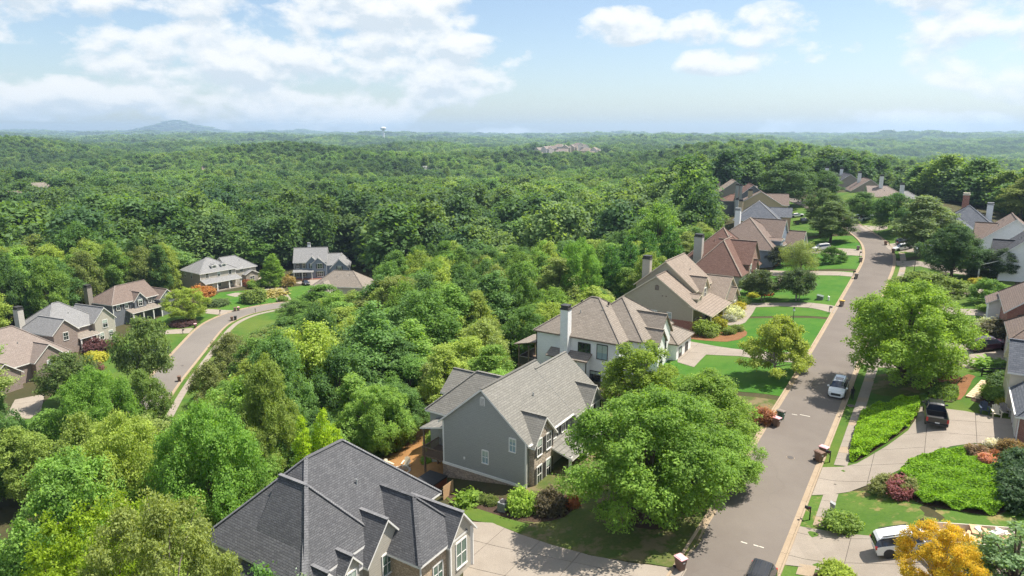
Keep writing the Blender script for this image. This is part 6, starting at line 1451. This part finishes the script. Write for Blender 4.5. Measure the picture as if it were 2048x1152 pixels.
def adirondack(label, px, py, yaw, mat, group=None):
    p = G(px, py, .09); o = empty('garden_chair', tuple(p), yaw); tag(o, label, 'chair', group); o.scale = (1.15, 1.15, 1.15)
    for k in range(6): MB().bar((.30 - k * .12, -.27, .36 - k * .03), (.30 - k * .12, .27, .36 - k * .03), .10, .025).build('seat_slat', mat, o)
    for k in range(5): yy = -.22 + k * .11; MB().bar((-.30, yy * .9, .22), (-.62, yy * 1.15, 1.0 - abs(k - 2) * .06), .10, .025).build('back_slat', mat, o)
    for s_ in (-1, 1):
        MB().box(.28, .36, s_ * .31 - .04, s_ * .31 + .04, -.05, .56).build('leg', mat, o); MB().bar((-.55, s_ * .31, .02), (.3, s_ * .31, .34), .05, .10).build('leg', mat, o); MB().box(-.5, .42, s_ * .34 - .08, s_ * .34 + .08, .56, .59).build('arm', mat, o)
adirondack('navy blue slatted garden chair beside the steps', 1968, 826, R(-115), 'adir_navy'); adirondack('cream slatted garden chair beside the drive', 1992, 833, R(-115), 'adir_cream'); adirondack('grey slatted garden chair behind the cream one', 2008, 830, R(-110), 'adir_grey')
adirondack('cream slatted chair on the bark by the fire pit, nearer the tub', 812, 935, R(-100), 'adir_cream'); adirondack('cream slatted chair on the bark by the fire pit, half behind the roof', 778, 938, R(-40), 'adir_cream')
p = G(803, 946, .06); o = empty('fire_pit', tuple(p)); tag(o, 'round pale stone fire pit behind the dark roof', 'fire pit')
for k in range(14):
    a = k * 2 * math.pi / 14; MB().box(-.2, .2, -.12, .12, -.1, .42, taper=.06).build('stone', 'fire_stone', o, (1.0 * math.cos(a), 1.0 * math.sin(a), 0), a + R(90))
# garden steps between the two drives
plain('step_stone', (.47, .30, .17), .85, .2, 4); plain('step_tread', (.56, .43, .29), .85, .15, 4)
a = np.array(uvw(88.4, 5.4)); b_ = np.array(uvw(94.4, 7.0)); za = float(mz(*a)[0]); zb_ = float(mz(*b_)[0]); dd = (b_ - a); L = np.hypot(*dd); ang = math.atan2(dd[1], dd[0])
o = empty('garden_steps', (a[0], a[1], za), ang); tag(o, 'flight of tan stone garden steps up the bank', 'steps'); N = 10
for k in range(N):
    s_ = MB().box(k * L / N, (k + 1) * L / N + .02, -.85, .85, -.6, .04 + (zb_ - za) * (k + 1) / N).build('step', 'step_stone', o); MB().box(k * L / N - .03, (k + 1) * L / N - .02, -.9, .9, .04 + (zb_ - za) * (k + 1) / N, .09 + (zb_ - za) * (k + 1) / N).build('tread', 'step_tread', s_)
# rubbish trailer
plain('trailer_side', (.62, .56, .48), .6, .15); plain('board', (.55, .36, .20), .8, .2, 4); plain('plaster', (.72, .66, .56), .8, .1); plain('wrap', (.70, .70, .70), .6, .1)
p = G(1952, 1112, .1); o = empty('trailer', tuple(p), R(-8)); tag(o, 'open cream trailer heaped with building rubble', 'trailer')
L2, W2 = 2.6, 1.25
MB().box(-L2, L2, -W2, W2, .5, .62).build('floor', 'grey_metal', o)
for nm, bx in (('side_wall', (-L2, L2, -W2 - .06, -W2)), ('side_wall', (-L2, L2, W2, W2 + .06)), ('end_wall', (-L2 - .06, -L2, -W2, W2)), ('end_wall', (L2, L2 + .06, -W2, W2))): MB().box(*bx, .5, 1.75).build(nm, 'trailer_side', o)
for xx in (-.5, .5):
    for s_ in (-1, 1):
        wo = empty('wheel', (xx, s_ * (W2 + .16), .36), R(180) if s_ > 0 else 0, o)
        for me in WH[:2]: link(me.name.split('.')[0], me, wo)
MB().bar((-L2, 0, .5), (-L2 - 1.4, 0, .45), .12, .12).build('tow_bar', 'black_metal', o)
rr = random.Random(9)
for k in range(26):
    q = MB().box(-rr.uniform(.2, .9), rr.uniform(.2, .9), -rr.uniform(.08, .45), rr.uniform(.08, .45), -.03, rr.uniform(.02, .18)).build('debris', rr.choice(['board', 'plaster', 'board', 'wrap', 'fence_wood']), None)
    pt = o.matrix_basis @ Vector((rr.uniform(-2.0, 2.0), rr.uniform(-.8, .8), rr.uniform(1.25, 1.75))); q.location = pt; q.rotation_euler = (rr.uniform(-.4, .4), rr.uniform(-.4, .4), rr.uniform(0, 6.28)); q.name = 'rubble_piece'
    tag(q, 'broken board or sheet among the rubble in the open trailer', 'rubble', 'rubble in the trailer')
MB().box(-L2 + .02, L2 - .02, -W2 + .02, W2 - .02, .62, 1.25).build('load', 'board', o)
# manhole covers, road marks
plain('iron', (.085, .075, .07), .7, .25, 8)
for lab, px, py in (('round iron manhole cover in the middle of the street', 1581, 915), ('small iron drain cover in the pavement strip by the crossover', 1702, 811), ('dark iron cover on the side street', 365, 731), ('iron cover beyond the red-roofed house walk', 1776, 530)):
    p = G(px, py, .11); o = empty('manhole_cover', tuple(p)); tag(o, lab, 'manhole cover'); MB().lathe([(.36, -.1), (.36, .0), (.31, .004), (0, .006)], 20).build('lid', 'iron', o); MB().lathe([(.40, -.1), (.40, -.004), (.36, -.004)], 20).build('ring', 'kerb_stone', o)
plain('road_paint', (.62, .58, .50), .8, .3, 20)
for k, (px, py, ln) in enumerate(((1488, 1085, .5), (1512, 1091, .4), (1523, 1094, .35), (1610, 831, 1.1), (1589, 829, .6))):
    p = G(px, py, .11); o = MB().box(-ln / 2, ln / 2, -.05, .05, -.02, .003).build('road_mark', 'road_paint', None, tuple(p), AANG); tag(o, 'short worn white survey dash painted on the asphalt', 'road mark', 'survey dashes on the street')

# ------------------------------------------------------------------ shrubs and flowers
def bush(label, px, py, H, RR, col, key='ball', group=None, cat='shrub'): return by_base(key, px, py, H, RR, label, cat, col, group)
bush('big clipped round hedge at the corner of the grey house', 1046, 1021, 2.5, 1.45, (.12, .19, .028)); bush('dark purple-leaved shrub beside the clipped hedge', 1104, 1022, 2.4, 1.5, (.055, .050, .028)); bush('orange-flowering shrub below the grey house porch', 1142, 1012, 1.2, .8, (.17, .07, .025))
bush('spiky bright green grasses at the stone base', 937, 1005, 1.0, .8, (.09, .15, .022), 'grassy')
for px in (961, 985): bush('small clipped ball beside the air conditioner bed', px, 1005 if px < 970 else 1008, 1.0, .65, (.075, .105, .026), group='clipped balls by the stone base')
bush('green shrub behind the dark roof beside the bark', 750, 915, 2.6, 1.9, (.075, .14, .028)); bush('leafy climber against the deck of the grey house', 873, 905, 4.0, 1.5, (.09, .14, .03)); bush('low plants by the fire pit', 855, 925, .8, .8, (.10, .17, .03), 'mound')
bush('dull pink shrub at the kerb beside the bins', 1526, 845, 2.4, 1.3, (.16, .085, .050))
bush('big rounded shrub at the porch corner of the beige house', 1413, 668, 3.0, 2.2, (.10, .145, .028)); bush('yellow-green half dome beside the rounded shrub', 1432, 660, 3.0, 1.8, (.13, .14, .018)); bush('small bright yellow shrub by the porch', 1441, 637, 1.6, 1.5, (.19, .18, .018))
for k, (px, py) in enumerate(((1455, 634), (1462, 628), (1470, 636))): bush('white-flowering hydrangea along the beige house walk', px, py, 1.8, 1.6, (.24, .27, .19), 'mound', 'hydrangeas by the walk')
bush('golden shrub at the bend of the beige house walk', 1473, 619, 1.8, 1.6, (.18, .175, .02)); bush('pale silver shrub by the beige house walk', 1459, 642, 1.3, 1.3, (.17, .19, .16), 'mound'); bush('green shrub at the garage end of the beige house', 1483, 609, 2.0, 1.5, (.09, .14, .03))
for k, (px, py) in enumerate(((1420, 674), (1458, 668), (1475, 662))): bush('low green shrub in the red mulch', px, py, 1.2, 1.1, (.085, .12, .03), 'mound', 'shrubs in the red mulch')
bush('low yellow shrub beneath the dark round-headed tree', 1508, 594, 1.0, 1.2, (.20, .22, .03), 'mound'); bush('red-flowering plants under the dark round-headed tree', 1534, 590, .7, 1.2, (.28, .10, .03), 'mound')
for px, py in ((1768, 985), (1778, 975), (1795, 980), (1812, 985), (1803, 992)): bush('pink rose bush at the corner of the ivy bank', px, py, 1.5, 1.1, (.12, .05, .05) if px % 2 else (.10, .12, .04), 'ball', 'pink roses')
bush('pink-flowering bush at the head of the ivy', 1950, 912, 1.5, .9, (.11, .085, .05)); bush('small pink rose beside the front walk', 1972, 928, 1.3, .8, (.24, .13, .09)); bush('white-flowering cushion at the garage corner', 1992, 893, .7, .9, (.28, .29, .25), 'mound')
for px, py in ((1993, 912), (2005, 918), (2014, 924)): bush('coral-flowering low shrub in the brick-edged bed', px, py, .6, .55, (.13, .06, .03), 'mound', 'coral shrubs'); 
bush('bronze spreading maple shrub in the brick-edged bed', 2026, 905, 1.5, 1.2, (.10, .075, .03))
for px, py, hh, r_ in ((2036, 955, 2.8, 1.6), (2046, 985, 3.0, 1.8), (2046, 1015, 2.8, 1.7), (2034, 992, 2.0, 1.1), (2040, 935, 2.2, 1.3)): bush('dark clipped evergreen at the picture-side bank of ivy', px, py, hh, r_, (.030, .058, .024), 'ball', 'dark evergreens by the ivy')
bush('low green shrub in the mulch by the utility pedestal', 1683, 1056, 1.3, 1.5, (.085, .135, .026), 'mound'); bush('low shrub at the lower edge of the wide drive', 1672, 1158, 1.2, 1.2, (.14, .19, .03), 'mound')
for px, py, r_ in ((2000, 775, 1.4), (2016, 762, 1.4), (2012, 748, 1.1)): bush('dark clipped dome beside the garden steps', px, py, 1.6, r_, (.040, .075, .022), 'ball', 'dark domes by the steps')
for px, py, r_ in ((1984, 795, 1.2), (1999, 803, 1.2), (2012, 798, 1.2)): bush('leafy green shrub beside the garden steps', px, py, 1.7, r_, (.085, .14, .03), 'ball', 'green shrubs by the steps')
bush('yellow-leaved shrub at the brick wall corner', 2014, 812, 1.2, 1.0, (.15, .16, .02)); bush('green fern clump on the upper drive edge', 1990, 735, .9, 1.3, (.09, .16, .03), 'grassy')
bush('white-flowering shrub behind the plum crossover', 1975, 668, 2.6, 1.9, (.16, .19, .12)); bush('dark smoky shrub behind the plum crossover', 1997, 678, 3.2, 2.2, (.060, .062, .034)); bush('low green patch in the bed behind the plum crossover', 1955, 685, 1.0, 1.6, (.075, .13, .03), 'mound')
for px, py in ((1952, 566), (1962, 571), (1973, 576)): bush('golden ball shrub before the columned porch', px, py, 1.3, 1.2, (.17, .165, .02), 'ball', 'golden balls by the porch')
bush('low dark mound before the columned porch', 1962, 555, 1.5, 2.4, (.045, .065, .026), 'mound'); bush('long clipped hedge beside the brick house drive', 1985, 622, 1.0, 2.0, (.075, .13, .026), 'mound')
bush('big clipped egg-shaped bush on the porch house lawn', 508, 604, 5.2, 3.6, (.085, .125, .030)); bush('copper-leaved bush between the side-street drives', 575, 572, 4.6, 2.6, (.16, .13, .05)); bush('rusty bush at the porch corner', 407, 592, 4.0, 3.4, (.20, .105, .035)); bush('dark red mound by the side-street porch', 498, 571, 2.2, 2.0, (.11, .05, .03), 'mound')
bush('low green bush by the garage end of the porch house', 510, 575, 3.0, 2.2, (.09, .15, .03)); bush('clipped dark hedge on the porch house lawn', 435, 610, 1.8, 3.4, (.055, .085, .03), 'mound'); bush('ornamental grasses in the lawn bed by the drive', 545, 590, 1.4, 2.4, (.17, .16, .06), 'grassy')
bush('small round bush at the drive mouth', 566, 602, 1.9, 1.6, (.09, .14, .03)); bush('purple-leaved bush before the twin-gabled house', 198, 702, 3.4, 3.0, (.060, .030, .030)); bush('lime-yellow bush below the purple one', 193, 722, 2.2, 2.4, (.20, .21, .03), 'mound'); bush('dark brown mound beside the lime bush', 190, 742, 1.8, 1.8, (.09, .05, .04), 'mound')
bush('rounded black-green hedge under the lawn tree', 300, 712, 2.6, 4.0, (.030, .048, .026)); bush('rusty brown tree-like bush by the slate house', 325, 605, 4.6, 3.0, (.10, .075, .04)); bush('dark maroon hedge near the slate house lawn', 365, 650, 1.4, 3.2, (.05, .03, .03), 'mound')
# ivy banks
def ivy(name, px, n, label, hgt=.55, col=(.10, .20, .026)):
    poly = smooth_poly(GP(px)); A = np.array(poly); rs_ = np.random.RandomState(n); lo, hi = A.min(0), A.max(0); P = rs_.uniform(lo, hi, (n * 3, 2)); P = P[inside(P, poly)][:n]
    dd = np.sqrt(((P[:, None] - A[None, ::2]) ** 2).sum(-1)).min(1); edge = np.clip(dd / .8, .35, 1)
    z = mz(P[:, 0], P[:, 1]) + hgt * edge * rs_.uniform(.7, 1.0, len(P)) + .10 * np.sin(P[:, 0] * 2.2 + P[:, 1] * 1.1) + .08 * np.sin(P[:, 1] * 3.1)
    k = len(P); N_ = rs_.normal(size=(k, 3)) * .55 + np.array([0, 0, .9]); N_ /= np.linalg.norm(N_, axis=1)[:, None]; T = np.cross(N_, rs_.normal(size=(k, 3))); T /= np.linalg.norm(T, axis=1)[:, None]; B_ = np.cross(N_, T)
    C = np.column_stack([P, z]); s_ = (.18 * rs_.uniform(.6, 1.4, k))[:, None]; V_ = np.stack([C - T * s_ * .5, C + B_ * s_ * .4, C + T * s_ * .5, C - B_ * s_ * .4], 1).reshape(-1, 3)
    me = np_mesh(name, V_, np.arange(k * 4).reshape(-1, 4), 'leaf'); at = me.attributes.new('shade', 'FLOAT', 'POINT'); at.data.foreach_set('value', np.repeat(rs_.beta(2, 2, k), 4).astype(np.float32))
    o = link(name, me); o.color = (*col, 1); tag(o, label, 'ground cover', kind='stuff')
    sheet('planting_bed', poly, .10, 'mulch', 1.0)
ivy('ground_cover', [(1694, 923), (1712, 858), (1723, 826), (1757, 815), (1811, 799), (1841, 801), (1836, 826), (1827, 847), (1784, 880), (1741, 907), (1708, 928)], 30000, 'bright green ivy bank beside the curved drive', .7, (.105, .19, .012))
ivy('ground_cover', [(1789, 946), (1841, 920), (1895, 904), (1924, 902), (1938, 914), (1961, 928), (2010, 941), (2030, 990), (2005, 1036), (1928, 1025), (1862, 1014), (1819, 1000), (1830, 974)], 42000, 'wide green ivy bed below the brick-edged front walk', .7, (.085, .165, .013))
ivy('ground_cover', [(1850, 792), (1870, 768), (1905, 766), (1920, 785), (1912, 806), (1880, 804)], 4000, 'sparse green ground cover under the huge maple', .35, (.075, .125, .028))

# ------------------------------------------------------------------ person walking by the parked crossover
plain('cloth_black', (.014, .014, .016), .85, .2); plain('skin', (.38, .22, .15), .6, .08); plain('hair', (.02, .015, .012), .7, .2)
p = G(1704, 800, .06); o = empty('person', tuple(p), R(-120)); tag(o, 'person in black clothes walking beside the white crossover', 'person')
def skinned(name, verts, edges, radii, mat, parent):
    me = bpy.data.meshes.new(name); me.from_pydata(verts, edges, []); ob = link(name, me, parent); me.materials.append(MATS[mat])
    md = ob.modifiers.new('skin', 'SKIN'); md.use_smooth_shade = True; ob.modifiers.new('sub', 'SUBSURF').levels = 1
    if not me.skin_vertices:
        bm = bmesh.new(); bm.from_mesh(me); bm.verts.layers.skin.verify(); bm.to_mesh(me); bm.free()
    for i, (sv, r) in enumerate(zip(me.skin_vertices[0].data, radii)): sv.radius = (r, r * .85); sv.use_root = (i == 0)
    return ob
sv = [(0, 0, .95), (0, 0, 1.18), (.02, 0, 1.40), (.03, 0, 1.52), (.06, 0, 1.68), (0, .17, 1.40), (-.08, .22, 1.14), (.06, .22, .92), (0, -.17, 1.40), (.10, -.22, 1.15), (.26, -.20, .98), (0, .09, .90), (.16, .10, .50), (.06, .10, .07), (.20, .10, .04), (0, -.09, .90), (-.08, -.10, .50), (-.28, -.10, .10), (-.16, -.10, .04)]
se = [(0, 1), (1, 2), (2, 3), (3, 4), (2, 5), (5, 6), (6, 7), (2, 8), (8, 9), (9, 10), (0, 11), (11, 12), (12, 13), (13, 14), (0, 15), (15, 16), (16, 17), (17, 18)]
skinned('body', sv, se, [.16, .15, .15, .065, .095, .07, .055, .04, .07, .055, .04, .10, .075, .05, .045, .10, .075, .05, .045], 'cloth_black', o)
MB().lathe([(.0, 1.80), (.06, 1.79), (.105, 1.73), (.11, 1.66), (.085, 1.60)], 12).build('hair', 'hair', o, (.05, 0, 0), smooth=True)
